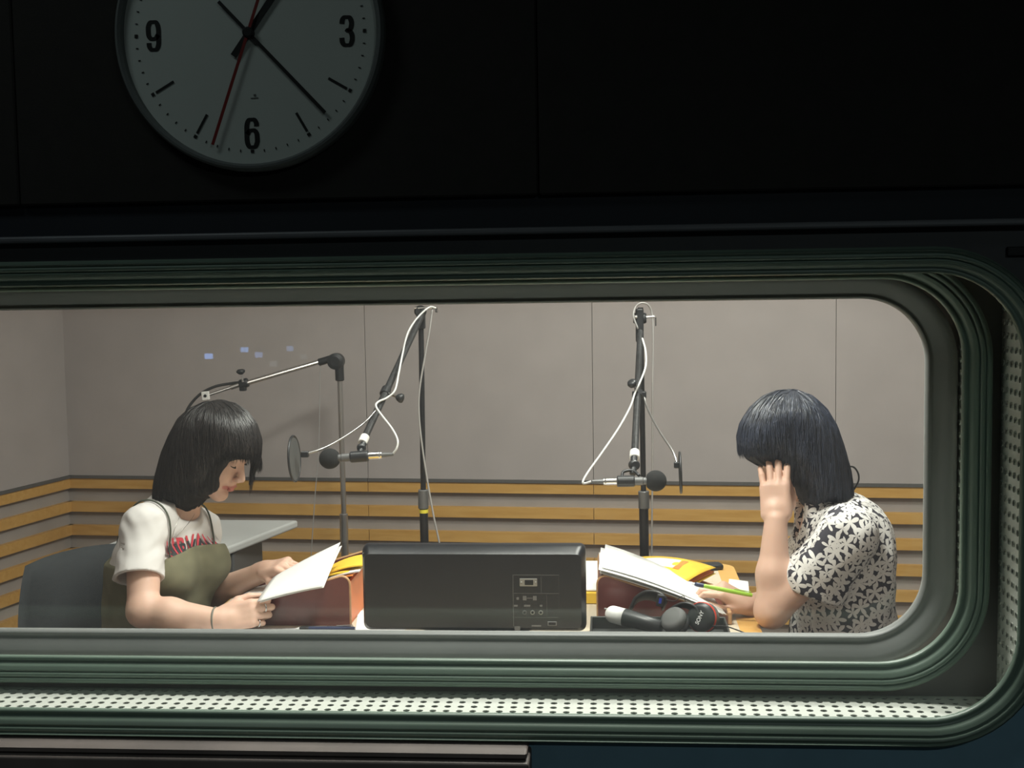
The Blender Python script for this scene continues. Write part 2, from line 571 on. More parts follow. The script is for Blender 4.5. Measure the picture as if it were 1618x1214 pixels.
g3 = [(0.0, 1.955), (-0.0012, 1.945), (-0.001, 1.938), (0.001, 1.932), (0.003, 1.931), (0.0045, 1.934), (0.008, 1.931), (0.016, 1.922), (0.024, 1.915), (0.032, 1.910), (0.038, 1.912), (0.040, 1.955)]
mk('inner_gasket', ring_sweep(LIP3, g3), M['gasket_grey'], w1, smooth=True)
# face plates that carry the middle and the inner gasket
XR1 = LIP1['x1'] + 0.004
ZB1 = LIP1['z0'] - 0.003
ZT1 = LIP1['z1'] + 0.03
XL1 = -1.34
mk('cavity_plate', plate_with_hole(LIP2, 0.02, XL1, XR1 + .02, ZB1 - .02, ZT1 + .02, 1.795, 1.81), M['cavity'], w1)
# linings of the first cavity
pit = 0.0186
nu = int((XR1 - XL1) / pit)
sx0 = XR1 - nu * pit
mk('perforated_sill', perforated((sx0, 1.700, ZB1), (1, 0, 0), (0, 1, 0), nu, 6, pit * 1.0, 0.0050, 0.002), M['perf'], w1)
mk('sill_backing', box((XL1, 1.69, ZB1 - .02), (XR1, 1.82, ZB1 - .009)), M['void'], w1)
nz = int((ZT1 - ZB1) / pit) + 1
mk('perforated_jamb', perforated((XR1, 1.700, ZB1), (0, 1, 0), (0, 0, 1), 6, nz, pit, 0.0044, 0.002), M['perf'], w1)
mk('jamb_backing', box((XR1 + .009, 1.69, ZB1 - .02), (XR1 + .02, 1.82, ZT1 + .02)), M['void'], w1)
mk('perforated_jamb', perforated((XL1, 1.700, ZB1), (0, 0, 1), (0, 1, 0), nz, 6, pit, 0.0044, 0.002), M['perf'], w1)
mk('jamb_backing', box((XL1 - .02, 1.69, ZB1 - .02), (XL1 - .009, 1.82, ZT1 + .02)), M['void'], w1)
mk('head_lining', box((XL1, 1.702, ZT1), (XR1, 1.80, ZT1 + .015)), M['cavity'], w1)
# linings of the second cavity
XR2 = LIP2['x1'] + 0.028
ZB2 = LIP2['z0'] - 0.05
mk('perforated_jamb', perforated((XR2, 1.812, ZB2), (0, 1, 0), (0, 0, 1), 6, 33, pit, 0.0044, 0.002), M['perf'], w1)
mk('jamb_backing', box((XR2 + .009, 1.81, ZB2 - .02), (XR2 + .02, 1.955, LIP2['z1'] + .04)), M['void'], w1)
mk('inner_sill', box((XL1, 1.81, ZB2 - .02), (XR2, 1.955, ZB2)), M['perf'], w1)
mk('head_lining', box((XL1, 1.81, LIP2['z1'] + .012), (XR2, 1.955, LIP2['z1'] + .03)), M['cavity'], w1)
mk('jamb_backing', box((XL1 - .02, 1.81, ZB2), (XL1, 1.955, LIP2['z1'] + .03)), M['cavity'], w1)
# panes
def pane(L, y, o=0.012, th=0.006):
    q = rrect(L['x0'] - o, L['x1'] + o, L['z0'] - o, L['z1'] + o, L['r'] + o)
    return extrude_poly(np.column_stack([q[:, 0], np.full(len(q), y), q[:, 1]]), (0, th, 0))
mk('outer_pane', pane(LIP1, 1.6905, 0.010, 0.004), M['glass_a'], w1)
mk('inner_pane', pane(LIP3, 1.942, 0.008, 0.006), M['glass_b'], w1)

# --- booth walls
DESK_Z = 0.72
cornerA = P(108, 760, 5.25)
rightB = P(1460, 760, 4.95)
A2 = np.array((cornerA[0], cornerA[1])); B2 = np.array((rightB[0], rightB[1]))
dirb = (B2 - A2) / np.linalg.norm(B2 - A2)
nb = np.array((dirb[1], -dirb[0]))          # towards the room
if nb[1] > 0: nb = -nb
ldir = ray(1418, 450); dl = np.array((ldir.x, ldir.y)); dl /= np.linalg.norm(dl)
LEND = A2 - dl * ((A2[1] - YE) / dl[1])      # left wall meets the window wall
nl = np.array((dl[1], -dl[0]))               # towards +x
R_END = A2 + dirb * 4.6
RW = np.array((R_END[0] + 0.05, YE))

def slab(p, q, n, z0, z1, d0, d1):
    """vertical slab along p->q (2D), from offset d0 to d1 along n"""
    p, q, n = np.array(p), np.array(q), np.array(n)
    base = [p + n * d0, q + n * d0, q + n * d1, p + n * d1]
    return extrude_poly([(b[0], b[1], z0) for b in base], (0, 0, z1 - z0))

wb = structure(mk('wall_back', slab(A2 - dirb * .1, R_END, nb, 0, CEIL, 0, -0.1), M['booth_base'], fix=True))
wl = structure(mk('wall_left', slab(LEND, A2 + dl * .1, nl, 0, CEIL, 0, -0.1), M['booth_base'], fix=True))
wr = structure(mk('wall_right', slab(R_END, RW, (-1, 0), 0, CEIL, 0, -0.1), M['booth_base'], fix=True))
# heights of rail and slats from the photo
def zb(py, px=1400):
    return PPL(px, py, A2, B2)[2]
rail_z0, rail_z1 = zb(768), zb(763)
slat_h = zb(768) - zb(785.5)
pitch_z = (zb(768) - zb(972)) / 5.0
seams = [0.0]
for px in (580, 937, 1320):
    q = PPL(px, 600, A2, B2)
    seams.append(float(np.dot(q[:2] - A2, dirb)))
step = seams[3] - seams[2]
while seams[-1] + step < 4.5:
    seams.append(seams[-1] + step)
seams.append(4.6)
for a, b in zip(seams[:-1], seams[1:]):
    pa, pb = A2 + dirb * (a + .0012), A2 + dirb * (b - .0012)
    mk('fabric_panel', slab(pa, pb, nb, rail_z1, CEIL, 0.0, 0.018), M['booth_fabric'], wb, fix=True)
    mk('rail', slab(pa, pb, nb, rail_z0, rail_z1, 0.0, 0.03), M['rail'], wb, fix=True)
    for k in range(7):
        z1 = rail_z0 - k * pitch_z
        mk('slat', slab(pa, pb, nb, z1 - slat_h, z1, 0.0, 0.024), M['slat'], wb, fix=True)
L_LEN = np.linalg.norm(A2 - LEND)
ls = [0.0, 0.9, 1.8, 2.7, L_LEN]
for a, b in zip(ls[:-1], ls[1:]):
    pa, pb = A2 - dl * (a + .0012), A2 - dl * (b - .0012)
    mk('fabric_panel', slab(pa, pb, nl, rail_z1, CEIL, 0.0, 0.018), M['booth_fabric'], wl, fix=True)
    mk('rail', slab(pa, pb, nl, rail_z0, rail_z1, 0.0, 0.03), M['rail'], wl, fix=True)
    for k in range(7):
        z1 = rail_z0 - k * pitch_z
        mk('slat', slab(pa, pb, nl, z1 - slat_h, z1, 0.0, 0.024), M['slat'], wl, fix=True)
structure(mk('floor', box((-3.4, YE - .27, -0.05), (3.2, 5.6, 0.0)), M['carpet']))
structure(mk('ceiling', box((-3.4, YE - .27, CEIL), (3.2, 5.6, CEIL + .05)), M['ceiling']))
# --- control room shell behind the camera
structure(mk('floor_control', box((WX0, -2.0, -0.05), (WX1, YW, 0.0)), M['carpet']))
structure(mk('ceiling_control', box((WX0, -2.0, CEIL), (WX1, YW, CEIL + .05)), M['dark_fabric']))
structure(mk('wall_control_back', box((WX0, -2.1, 0), (WX1, -2.0, CEIL)), M['dark_fabric']))
structure(mk('wall_control_left', box((WX0 - .1, -2.0, 0), (WX0, YW, CEIL)), M['dark_fabric']))
structure(mk('wall_control_right', box((WX1, -2.0, 0), (WX1 + .1, YW, CEIL)), M['dark_fabric']))

# --- ceiling luminaires (lamps set at the top); the control room's are added
names = ['square white ceiling luminaire above the middle of the desk', 'square white ceiling luminaire above the woman in the floral shirt',
         'square white ceiling luminaire above the woman in the white t-shirt']
def luminaire(x, y, sx, sy, label):      # only the booth's are bright
    t = thing('ceiling_light', label, 'lamp', (x, y, CEIL - .02), 'ceiling luminaires')
    mk('housing', box((x - sx / 2 - .02, y - sy / 2 - .02, CEIL - .02), (x + sx / 2 + .02, y + sy / 2 + .02, CEIL), .004, 1), M['white_plastic'], t)
    mk('diffuser', box((x - sx / 2, y - sy / 2, CEIL - .024), (x + sx / 2, y + sy / 2, CEIL - .0195), .001, 1), emis('diffuser', WARM, 2.0 if y > YE else 0.25), t)
for (lx, ly, pw, sx, sy), nm in zip(BOOTH_LAMPS, names):
    luminaire(lx, ly, sx, sy, nm)
for (lx, ly, pw), nm in zip(CONTROL_FILLS, ('unseen ceiling luminaire added for dim control room light near the clock', 'unseen ceiling luminaire added at the rear for frontal fill light')):
    luminaire(lx, ly, 0.5, 0.3, nm)

# ------------------------------------------------------------------ wall clock
cc = P(388.5, 49, 1.632)
clock = thing('wall_clock', 'round white wall clock with black numerals hanging above the window', 'clock', (cc[0], 1.662, cc[2] - .18))
CR = 0.178
rim = lathe([(CR - .004, 0.0), (CR, .004), (CR, .020), (CR - .003, .027), (CR - .006, .028), (CR - .009, .024), (CR - .0095, .012)], (cc[0], 1.662, cc[2]), (0, -1, 0), 96)
mk('case', rim, M['clock_rim'], clock, smooth=False, fix=True)
fy = 1.662 - 0.0125
mk('dial', lathe([(CR - .008, 0), (CR - .008, .002)], (cc[0], fy + .002, cc[2]), (0, -1, 0), 96), M['clock_face'], clock)
rot = -0.006
cu_ = np.array((math.cos(rot), 0, math.sin(rot))); cv_ = np.array((-math.sin(rot), 0, math.cos(rot)))
cO = np.array((cc[0], fy - .0006, cc[2]))
def cpos(ang, r, d=0.0):
    a = math.radians(ang)
    return cO + np.array((0, -d, 0)) + (math.sin(a) * cu_ + math.cos(a) * cv_) * r
def cbar(ang, r0, r1, w, d=0.0, th=.0006):
    a = math.radians(ang)
    ra = math.sin(a) * cu_ + math.cos(a) * cv_
    ta = math.cos(a) * cu_ - math.sin(a) * cv_
    o = cO + np.array((0, -d, 0))
    return extrude_poly([o + ra * r0 - ta * w / 2, o + ra * r1 - ta * w / 2, o + ra * r1 + ta * w / 2, o + ra * r0 + ta * w / 2], (0, -th, 0))
def ribbon(pts, w, hs):
    pts = smooth_path([(x, y, 0) for x, y in pts], 6)
    pts = pts * np.array((hs * .56, hs, 0))
    tn = np.gradient(pts, axis=0); tn /= np.linalg.norm(tn, axis=1)[:, None]
    nn = np.column_stack([-tn[:, 1], tn[:, 0], np.zeros(len(tn))])
    wx = w * (0.8 + 0.35 * np.abs(tn[:, 1:2]))
    V = np.vstack([pts + nn * wx / 2, pts - nn * wx / 2]); n = len(pts)
    return V, [[i, n + i, n + i + 1, i + 1] for i in range(n - 1)]
SIX = [(.62, .50), (.60, .74), (.34, .98), (0, 1.0), (-.40, .96), (-.66, .62), (-.70, .0), (-.66, -.62), (-.40, -.96), (0, -1.0), (.40, -.96), (.66, -.66), (.68, -.38), (.62, -.02), (.34, .20), (0, .22), (-.34, .16), (-.62, -.08)]
THREE = [(-.64, .52), (-.58, .80), (-.34, .98), (0, 1.0), (.38, .96), (.60, .70), (.60, .40), (.42, .14), (.02, .05), (.44, -.04), (.66, -.30), (.66, -.66), (.42, -.96), (0, -1.0), (-.40, -.96), (-.64, -.74), (-.68, -.46)]
TWO = [(-.60, .50), (-.55, .80), (-.3, .98), (.05, 1.0), (.42, .94), (.62, .66), (.58, .30), (.25, -.15), (-.3, -.6), (-.62, -.97), (-.2, -.99), (.65, -.98)]
def numeral(s):
    hs = .0178
    if s == '6': return ribbon(SIX, .0058, hs)
    if s == '9':
        V, Fq = ribbon(SIX, .0058, hs); return V * np.array((-1, -1, 1)), Fq
    if s == '3': return ribbon(THREE, .0058, hs)
    one = ribbon([(-.35, .62), (.02, .98), (.02, .2), (.02, -1.0)], .0058, hs); two = ribbon(TWO, .0058, hs)
    return join((one[0] + np.array((-.012, 0, 0)), one[1]), (two[0] + np.array((.009, 0, 0)), two[1]))
for h in range(12):
    a = h * 30
    if h in (0, 3, 6, 9):
        s = {0: '12', 3: '3', 6: '6', 9: '9'}[h]
        t = numeral(s)
        mk('numeral', place(t, cpos(a, .1285), cu_, cv_), M['ink'], clock)
    else:
        mk('hour_bar', cbar(a, .119, .147, .0034), M['ink'], clock, fix=True)
    mk('hour_mark', cbar(a, .1495, .1538, .0045), M['ink'], clock, fix=True)
    for q in range(1, 5):
        mk('minute_mark', cbar(a + q * 6, .1500, .1532, .0013), M['ink'], clock, fix=True)
mk('dial_mark', join(cbar(176.5, .078, .0805, .003), cbar(177, .0825, .0835, .010)), M['grey_print'], clock, fix=True)
mk('hour_hand', cbar(36, -.036, .09, .0085, .004), M['ink'], clock, fix=True)
mk('minute_hand', cbar(136.5, -.056, .144, .0045, .006), M['ink'], clock, fix=True)
sec = cbar(199.5, -.066, .152, .0040, .008)
mk('second_hand', sec, M['red_hand'], clock, fix=True)
mk('hub', lathe([(.007, 0), (.007, .010), (.005, .011)], cO, (0, -1, 0), 20), M['ink'], clock)
mk('cover_glass', lathe([(CR - .0092, 0), (CR - .0092, .0015)], (cc[0], 1.662 - .0245, cc[2]), (0, -1, 0), 64), M['clock_glass'], clock)

# unseen rack added so its blue displays give faint reflections in the panes
rk = thing('reflection_rack', 'unseen black rack added so its small blue displays mirror in the panes', 'rack', (-1.62, -1.80, 0))
mk('cabinet', box((-1.95, -1.98, 0), (-1.30, -1.66, 1.75), .006, 2), M['black_metal'], rk)
rk_em = emis('display_blue', (0.25, 0.45, 1.0), 9.0); rk_em2 = emis('display_blue_dim', (0.3, 0.48, 1.0), 4.0); rk_em3 = emis('display_grey', (0.6, 0.7, 0.75), 1.2)
for k_ in range(9):
    z_ = .25 + k_ * .16
    fp = mk('unit_front', box((-1.93, -1.66, z_), (-1.32, -1.652, z_ + .145), .002, 1), M['black_plastic'], rk)
def mirrored(px, py, Yf=-1.652):
    r_ = ray(px, py); t_ = (2 * 1.6925 - Yf) / r_.y
    return np.array((r_.x * t_, Yf, EYE + r_.z * t_))
for px, py, hw, m_ in ((330, 563, .017, rk_em), (409, 561, .015, rk_em2), (432, 575, .015, rk_em3)):
    c_ = mirrored(px, py)
    mk('display', box((c_[0] - hw, -1.653, c_[2] - .011), (c_[0] + hw, -1.649, c_[2] + .011)), m_, rk)

# ------------------------------------------------------------------ dark ledge under the window (control side)
le = thing('ledge', 'dark brown padded ledge below the window beside the blue panel', 'ledge', (P(400, 1200, 1.62)[0], 1.62, 0.0))
xe = P(832, 1195, 1.62)[0]
zt = P(500, 1172, 1.664)[2]
zm = P(500, 1196, 1.62)[2]
mk('upper_board', box((WX0 + .02, 1.622, zm + .002), (xe, 1.676, zt), .004, 3), M['brown_ledge'], le)
mk('lower_board', box((WX0 + .02, 1.612, zm - .16), (xe + .003, 1.680, zm - .003), .004, 3), M['brown_ledge'], le)
mk('support', box((WX0 + .1, 1.625, 0.0), (xe - .1, 1.680, zm - .155)), M['brown_ledge'], le)

# ------------------------------------------------------------------ desk
DX0, DX1 = PZ(322, 972, DESK_Z)[0] + .02, PZ(1180, 945, DESK_Z)[0]
DY0, DY1 = 2.42, PZ(1160, 891, DESK_Z)[1]
desk = thing('desk', 'wide beige talk desk with orange wooden edges between the two women', 'desk', ((DX0 + DX1) / 2, (DY0 + DY1) / 2, 0))
q = rrect(DX0, DX1, DY0, DY1, 0.055, 8)
mk('desktop', extrude_poly(np.column_stack([q[:, 0], q[:, 1], np.full(len(q), DESK_Z - .028)]), (0, 0, .0278)), M['desk_top'], desk, fix=True)
def flat_band(x0, x1, y0, y1, r, w, z0, z1):
    a = rrect(x0, x1, y0, y1, r, 8); b = rrect(x0 + w, x1 - w, y0 + w, y1 - w, max(r - w, .002), 8)
    n = len(a); V = []
    for z in (z0, z1):
        V.append(np.column_stack([a, np.full(n, z)])); V.append(np.column_stack([b, np.full(n, z)]))
    Fq = []
    for j in range(n):
        k = (j + 1) % n
        Fq += [[j, k, n + k, n + j], [2 * n + j, 3 * n + j, 3 * n + k, 2 * n + k], [j, 2 * n + j, 2 * n + k, k], [n + j, n + k, 3 * n + k, 3 * n + j]]
    return np.vstack(V), Fq
mk('edge_band', flat_band(DX0 - .001, DX1 + .001, DY0 - .001, DY1 + .001, .056, .05, DESK_Z - .034, DESK_Z + .0006), M['desk_edge'], desk, fix=True)
for lx in (DX0 + .16, DX1 - .16):
    for ly in (DY0 + .12, DY1 - .12):
        mk('leg', cyl((lx, ly, 0), (lx, ly, DESK_Z - .03), .025, 16), M['leg_grey'], desk)

# ------------------------------------------------------------------ side table by the left wall
TZ = 0.72
ta = PZ(471, 822, TZ); tb = PZ(352, 868, TZ)
tx1 = (ta[0] + tb[0]) / 2 + .03
sd = thing('side_table', 'pale grey side table standing by the slatted wall', 'table', ((ta[0] - 1.65) / 2, (ta[1] + tb[1]) / 2, 0))
tops = [(ta[0], ta[1]), (tb[0], tb[1]), (-1.66, tb[1] + .02), (-1.62, ta[1] + .02)]
V_, F_ = extrude_poly([(x, y, TZ - .028) for x, y in tops], (0, 0, .028))
def bev(vf, off, seg=2):
    me = mesh_from('t', *vf); bm = bmesh.new(); bm.from_mesh(me); bpy.data.meshes.remove(me)
    bmesh.ops.recalc_face_normals(bm, faces=bm.faces)
    bmesh.ops.bevel(bm, geom=list(bm.edges), offset=off, segments=seg, affect='EDGES', profile=.5)
    V = np.array([v.co[:] for v in bm.verts]); Fq = [[v.index for v in f.verts] for f in bm.faces]; bm.free()
    return V, Fq
mk('tabletop', bev((V_, F_), .008, 3), M['table_grey'], sd)
mk('modesty_panel', box((-1.55, tb[1] + .20, .2), (tx1 - .12, tb[1] + .22, TZ - .03)), M['leg_grey'], sd)
for lx in (-1.55, tx1 - .10):
    mk('leg', box((lx - .02, tb[1] + .08, 0), (lx + .02, ta[1] - .08, TZ - .03), .005, 1), M['leg_grey'], sd)

# ------------------------------------------------------------------ office chairs
def office_chair(c, yaw, label, back_off=.25, bw=.46, bz=(.50, .85)):
    c = np.array((c[0], c[1], 0.0))
    t = thing('office_chair', label, 'chair', c, 'dark grey office chairs in the booth')
    f = np.array((math.cos(yaw), math.sin(yaw), 0)); l = np.array((-f[1], f[0], 0)); up = np.array((0, 0, 1.0))
    Rm = np.column_stack([f, l, up])
    mk('seat', box((-.22, -.23, .40), (.24, .23, .465), .03, 4, Rm, c), M['chair_fabric'], t, smooth=True)
    # curved padded backrest with rounded top
    nu_, nv_ = 16, 14
    front, back = [], []
    for j in range(nv_ + 1):
        for i in range(nu_ + 1):
            u, v = 2 * i / nu_ - 1, 2 * j / nv_ - 1
            # squircle mapping for rounded corners
            uu = u * math.sqrt(1 - 0.22 * v * v); vv_ = v * math.sqrt(1 - 0.16 * u * u)
            w = bw / 2 * (1.0 - 0.06 * max(v, 0))
            z = (bz[0] + bz[1]) / 2 + vv_ * (bz[1] - bz[0]) / 2
            edge = max(abs(u), abs(v)) ** 6
            dep = -back_off - 0.10 * (z - .5) + 0.06 * uu * uu
            front.append(c + f * (dep + .03 * (1 - edge)) + l * uu * w + up * z)
            back.append(c + f * (dep - .03 * (1 - edge)) + l * uu * w + up * z)
    W = nu_ + 1; N_ = len(front); Fq = []
    for j in range(nv_):
        for i in range(nu_):
            a = j * W + i
            Fq.append([a, a + 1, a + W + 1, a + W]); Fq.append([N_ + a + W, N_ + a + W + 1, N_ + a + 1, N_ + a])
    rim_ = [i for i in range(W)] + [j * W + nu_ for j in range(1, nv_ + 1)] + [nv_ * W + i for i in range(nu_ - 1, -1, -1)] + [j * W for j in range(nv_ - 1, 0, -1)]
    for k in range(len(rim_)):
        a, b = rim_[k], rim_[(k + 1) % len(rim_)]
        Fq.append([b, a, N_ + a, N_ + b])
    mk('backrest', (np.array(front + back), Fq), M['chair_fabric'], t, smooth=True, fix=True)
    mk('back_bar', tube([c + f * -.15 + up * .40, c + f * -(back_off + .04) + up * .42, c + f * -(back_off + .045) + up * .60], .018, 10, n=6), M['black_metal'], t, smooth=True)
    mk('column', cyl(c + up * .08, c + up * .40, .028, 16), M['black_metal'], t)
    for k in range(5):
        a = yaw + k * 2 * math.pi / 5
        d = np.array((math.cos(a), math.sin(a), 0))
        lg = mk('base_leg', tube([c + up * .09, c + d * .28 + up * .07], [.022, .014], 10), M['black_metal'], t, smooth=True)
        s = np.array((-d[1], d[0], 0))
        mk('caster', lathe([(.022, -.015), (.028, -.012), (.028, .012), (.022, .015)], c + d * .28 + up * .028, s, 14), M['black_plastic'], lg)
    return t

# ------------------------------------------------------------------ monitor seen from behind
MY = 2.87
ma, mb = P(568, 868, MY), P(925, 870, MY)
mx0, mx1 = ma[0], mb[0]
mzt = (P(745, 865, MY)[2])
mon = thing('monitor', 'black flat monitor seen from behind in the middle of the desk', 'monitor', ((mx0 + mx1) / 2, MY + .06, DESK_Z))
mzb = DESK_Z + .022
# back shell: lower face flat, bevelled towards the top edge (screen faces +Y)
def shell():
    yb, yf = MY, MY + .055
    # cross-section loops as rounded rects at increasing y
    loops = []
    for y, ins, r in ((yb, .030, .012), (yb + .004, .024, .016), (yb + .022, .006, .018), (yb + .030, .001, .016), (yf - .004, 0, .014), (yf, .004, .012)):
        it = ins; 
        q = rrect(mx0 + ins * .35, mx1 - ins * .35, mzb + ins * .5, mzt - it * .55, r, 5)
        loops.append(np.column_stack([q[:, 0], np.full(len(q), y), q[:, 1]]))
    n = len(loops[0]); Fq = [list(range(n))]
    for i in range(len(loops) - 1):
        for j in range(n):
            k = (j + 1) % n
            Fq.append([i * n + j, (i + 1) * n + j, (i + 1) * n + k, i * n + k])
    Fq.append([(len(loops) - 1) * n + j for j in range(n)][::-1])
    return np.vstack(loops), Fq
sh = mk('back_shell', shell(), M['mon_plastic'], mon, fix=True)
sh.data.polygons.foreach_set('use_smooth', np.ones(len(sh.data.polygons), dtype=bool))
try:
    sh.data.set_sharp_from_angle(angle=math.radians(50))
except Exception:
    pass
mk('screen', box((mx0 + .012, MY + .0545, mzb + .015), (mx1 - .012, MY + .0556, mzt - .012)), M['black_plastic'], mon)
mk('stand_neck', box(((mx0 + mx1) / 2 - .05, MY + .03, DESK_Z + .012), ((mx0 + mx1) / 2 + .05, MY + .05, mzb + .05), .004, 1), M['mon_plastic'], mon)
mk('stand_foot', lathe([(.13, 0), (.13, .008), (.11, .014), (.03, .018)], ((mx0 + mx1) / 2, MY + .05, DESK_Z + .0003), (0, 0, 1), 40), M['mon_plastic'], mon)
for px in (577.5, 899):
    h = P(px + (0 if px < 700 else 0), 877.5, MY + .012)
    d = np.array((0, -1, .55))
    ho = mk('screw_recess', lathe([(.0075, -.002), (.0078, .0012), (.0062, .0016), (.0058, -.001)], h + np.array((0, .0, 0)), d, 20), M['grey_metal'], mon, fix=True)
    mk('recess_bottom', lathe([(.0058, 0), (.0058, .0008)], h, d, 20), M['void'], ho)
yb = MY - .0003
def mrect(px0, py0, px1, py1, th=.0008, y=None):
    a = P(px0, py0, MY); b = P(px1, py1, MY)
    return box((min(a[0], b[0]), (y or yb) - th, min(a[2], b[2])), (max(a[0], b[0]), (y or yb) + .0005, max(a[2], b[2])))
def mline(px0, py0, px1, py1, w=.8):
    return mrect(px0 - w / 2, py0 - w / 2, px1 + w / 2, py1 + w / 2, .0003)
# video connector: shell, two posts, dark socket
vga = mk('video_port', bev(mrect(821, 914, 849, 926.5, .003), .0012, 2), M['port_metal'], mon)
mk('socket', bev(mrect(829, 916, 843, 924.5, .004), .0015, 2), M['ink'], vga)
for px in (824, 846.5):
    mk('thread_post', lathe([(.0028, 0), (.0028, .005), (.0015, .006)], P(px, 920.3, MY), (0, -1, 0), 10), M['port_metal'], vga)
for px, m_ in ((829, 'ink'), (841.5, 'port_metal'), (854.5, 'port_metal')):
    c_ = P(px, 968, MY)
    j_ = mk('jack', lathe([(.0052, 0), (.0052, .002), (.0038, .0026), (.0030, .001)], c_ + np.array((0, .0003, 0)), (0, -1, 0), 16), M['grey_metal' if m_ == 'ink' else 'port_metal'], mon)
    mk('jack_hole', lathe([(.0026, 0), (.0026, .0024)], c_, (0, -1, 0), 12), M['ink'], j_)
mk('data_port', bev(mrect(865, 982, 880, 989, .002), .001, 1), M['grey_print'], mon)
mk('data_port_slot', mrect(867, 983.5, 878, 987.5, .0026), M['ink'], mon)
mk('label_sticker', mrect(813, 990, 822, 1000, .0006), M['grey_print'], mon)
for (a, b, c_, d_) in ((811, 909, 883, 909), (811, 938, 883, 938), (811, 976, 883, 976), (855, 912, 855, 936), (864, 940, 864, 974), (883, 909, 883, 974), (811, 909, 811, 990), (866, 976, 880, 976)):
    mk('panel_line', mline(a, b, c_, d_, .7), M['grey_print'], mon)
for s, px, py, h in (('PC IN', 838, 934, .006), ('HDMI', 872, 934, .005), ('R - AUDIO - L', 838, 945, .0085), ('EARPHONE', 833, 958, .0065), ('SERVICE', 851, 984.5, .006), ('DVI-D', 874, 925, .006)):
    pass
for px0, py0, px1, py1 in ((826, 942, 832, 949), (842, 942, 848, 949), (816, 944, 820, 948)):
    mk('port_marking', mrect(px0, py0, px1, py1, .0004), M['grey_print'], mon)
mk('port_marking', mline(833, 945.5, 841, 945.5, 1), M['grey_print'], mon)
for px0, px1 in ((828, 838), (853, 857), (812, 818)):
    mk('port_marking', mrect(px0, 956, px1, 959, .0004), M['grey_print'], mon)
mk('port_marking', mrect(840, 988, 855, 990.5, .0004), M['grey_print'], mon)

# ------------------------------------------------------------------ sloped script lecterns
def lectern(name, label, xa, xb, y0, y1, za, zb_, lip_at, inner):
    """wedge from x=xa (height za) to x=xb (height zb_), side panels at y0 and y1"""
    t = thing(name, label, 'lectern', ((xa + xb) / 2, (y0 + y1) / 2, DESK_Z), 'sloped script lecterns on the desk')
    hi = xb if zb_ > za else xa; lo = xa if zb_ > za else xb
    zh, zl = max(za, zb_), min(za, zb_)
    sgn = 1 if hi > lo else -1
    def prof(r=.018):
        pts = [(lo, 0.0005), (hi, 0.0005)]
        sl = math.atan2(zh - zl, abs(hi - lo))
        for k in range(6):
            a = k / 5
            ang = a * (math.pi / 2 + sl)
            cxr = hi - sgn * r; czr = zh - r
            pts.append((cxr + sgn * r * math.cos(ang), czr + r * math.sin(ang)))
        pts.append((lo, zl))
        return pts
    for y in (y0, y1 - .010):
        s = mk('side_panel', extrude_poly([(x, y, DESK_Z + z) for x, z in prof()], (0, .010, 0)), M['maroon'], t, fix=True)
        e = [(x, z) for x, z in prof()]
        mk('edge_strip', tube([(x, y + .005, DESK_Z + z) for x, z in e[1:]], .0042, 8), M['maroon_edge'], s, smooth=True)
    # sloped board
    ang = math.atan2(zh - zl, abs(hi - lo))
    b0 = np.array((lo, 0, DESK_Z + zl - .008)); b1 = np.array((hi - sgn * .012, 0, DESK_Z + zh - .012))
    V = []
    for y in (y0 + .010, y1 - .010):
        for p, dz in ((b0, 0), (b1, 0), (b1, -.008), (b0, -.008)):
            V.append((p[0], y, p[2] + dz))
    mk('board', (np.array(V), [[0, 1, 2, 3], [7, 6, 5, 4], [0, 4, 5, 1], [1, 5, 6, 2], [2, 6, 7, 3], [3, 7, 4, 0]]), M['maroon'], t, fix=True)
    # tall end panel
    mk('end_panel', box((min(hi, hi - sgn * .008), y0 + .0105, DESK_Z + .001), (max(hi, hi - sgn * .008), y1 - .0105, DESK_Z + zh - .016)), M[inner], t)
    if lip_at:
        mk('paper_stop', box((lo - .010 if sgn > 0 else lo, y0, DESK_Z + .0005), (lo if sgn > 0 else lo + .010, y1, DESK_Z + zl + .010), .003, 2), M['maroon_edge'], t)
    return t
LY0, LY1 = 3.01, 3.31
l1b = P(552, 960, LY0)[0]; l1a = l1b - .33
lectern('script_lectern', 'maroon sloped script lectern holding yellow folders before the woman in white', l1a, l1b, LY0, LY1, .028, .122, False, 'orange_panel')
RY0, RY1 = 3.04, 3.34
l2a = P(945, 950, RY0)[0]; l2b = P(1150, 980, RY0)[0]
lectern('script_lectern', 'maroon sloped script lectern before the woman in the floral shirt', l2a, l2b, RY0, RY1, .118, .022, True, 'maroon')
def on_l1(x, off=0.0):
    return -.006 + DESK_Z + .028 + (x - l1a) / (l1b - l1a) * (.122 - .028) + off
def on_l2(x, off=0.0):
    return DESK_Z + .118 + (x - l2a) / (l2b - l2a) * (.022 - .118) + off

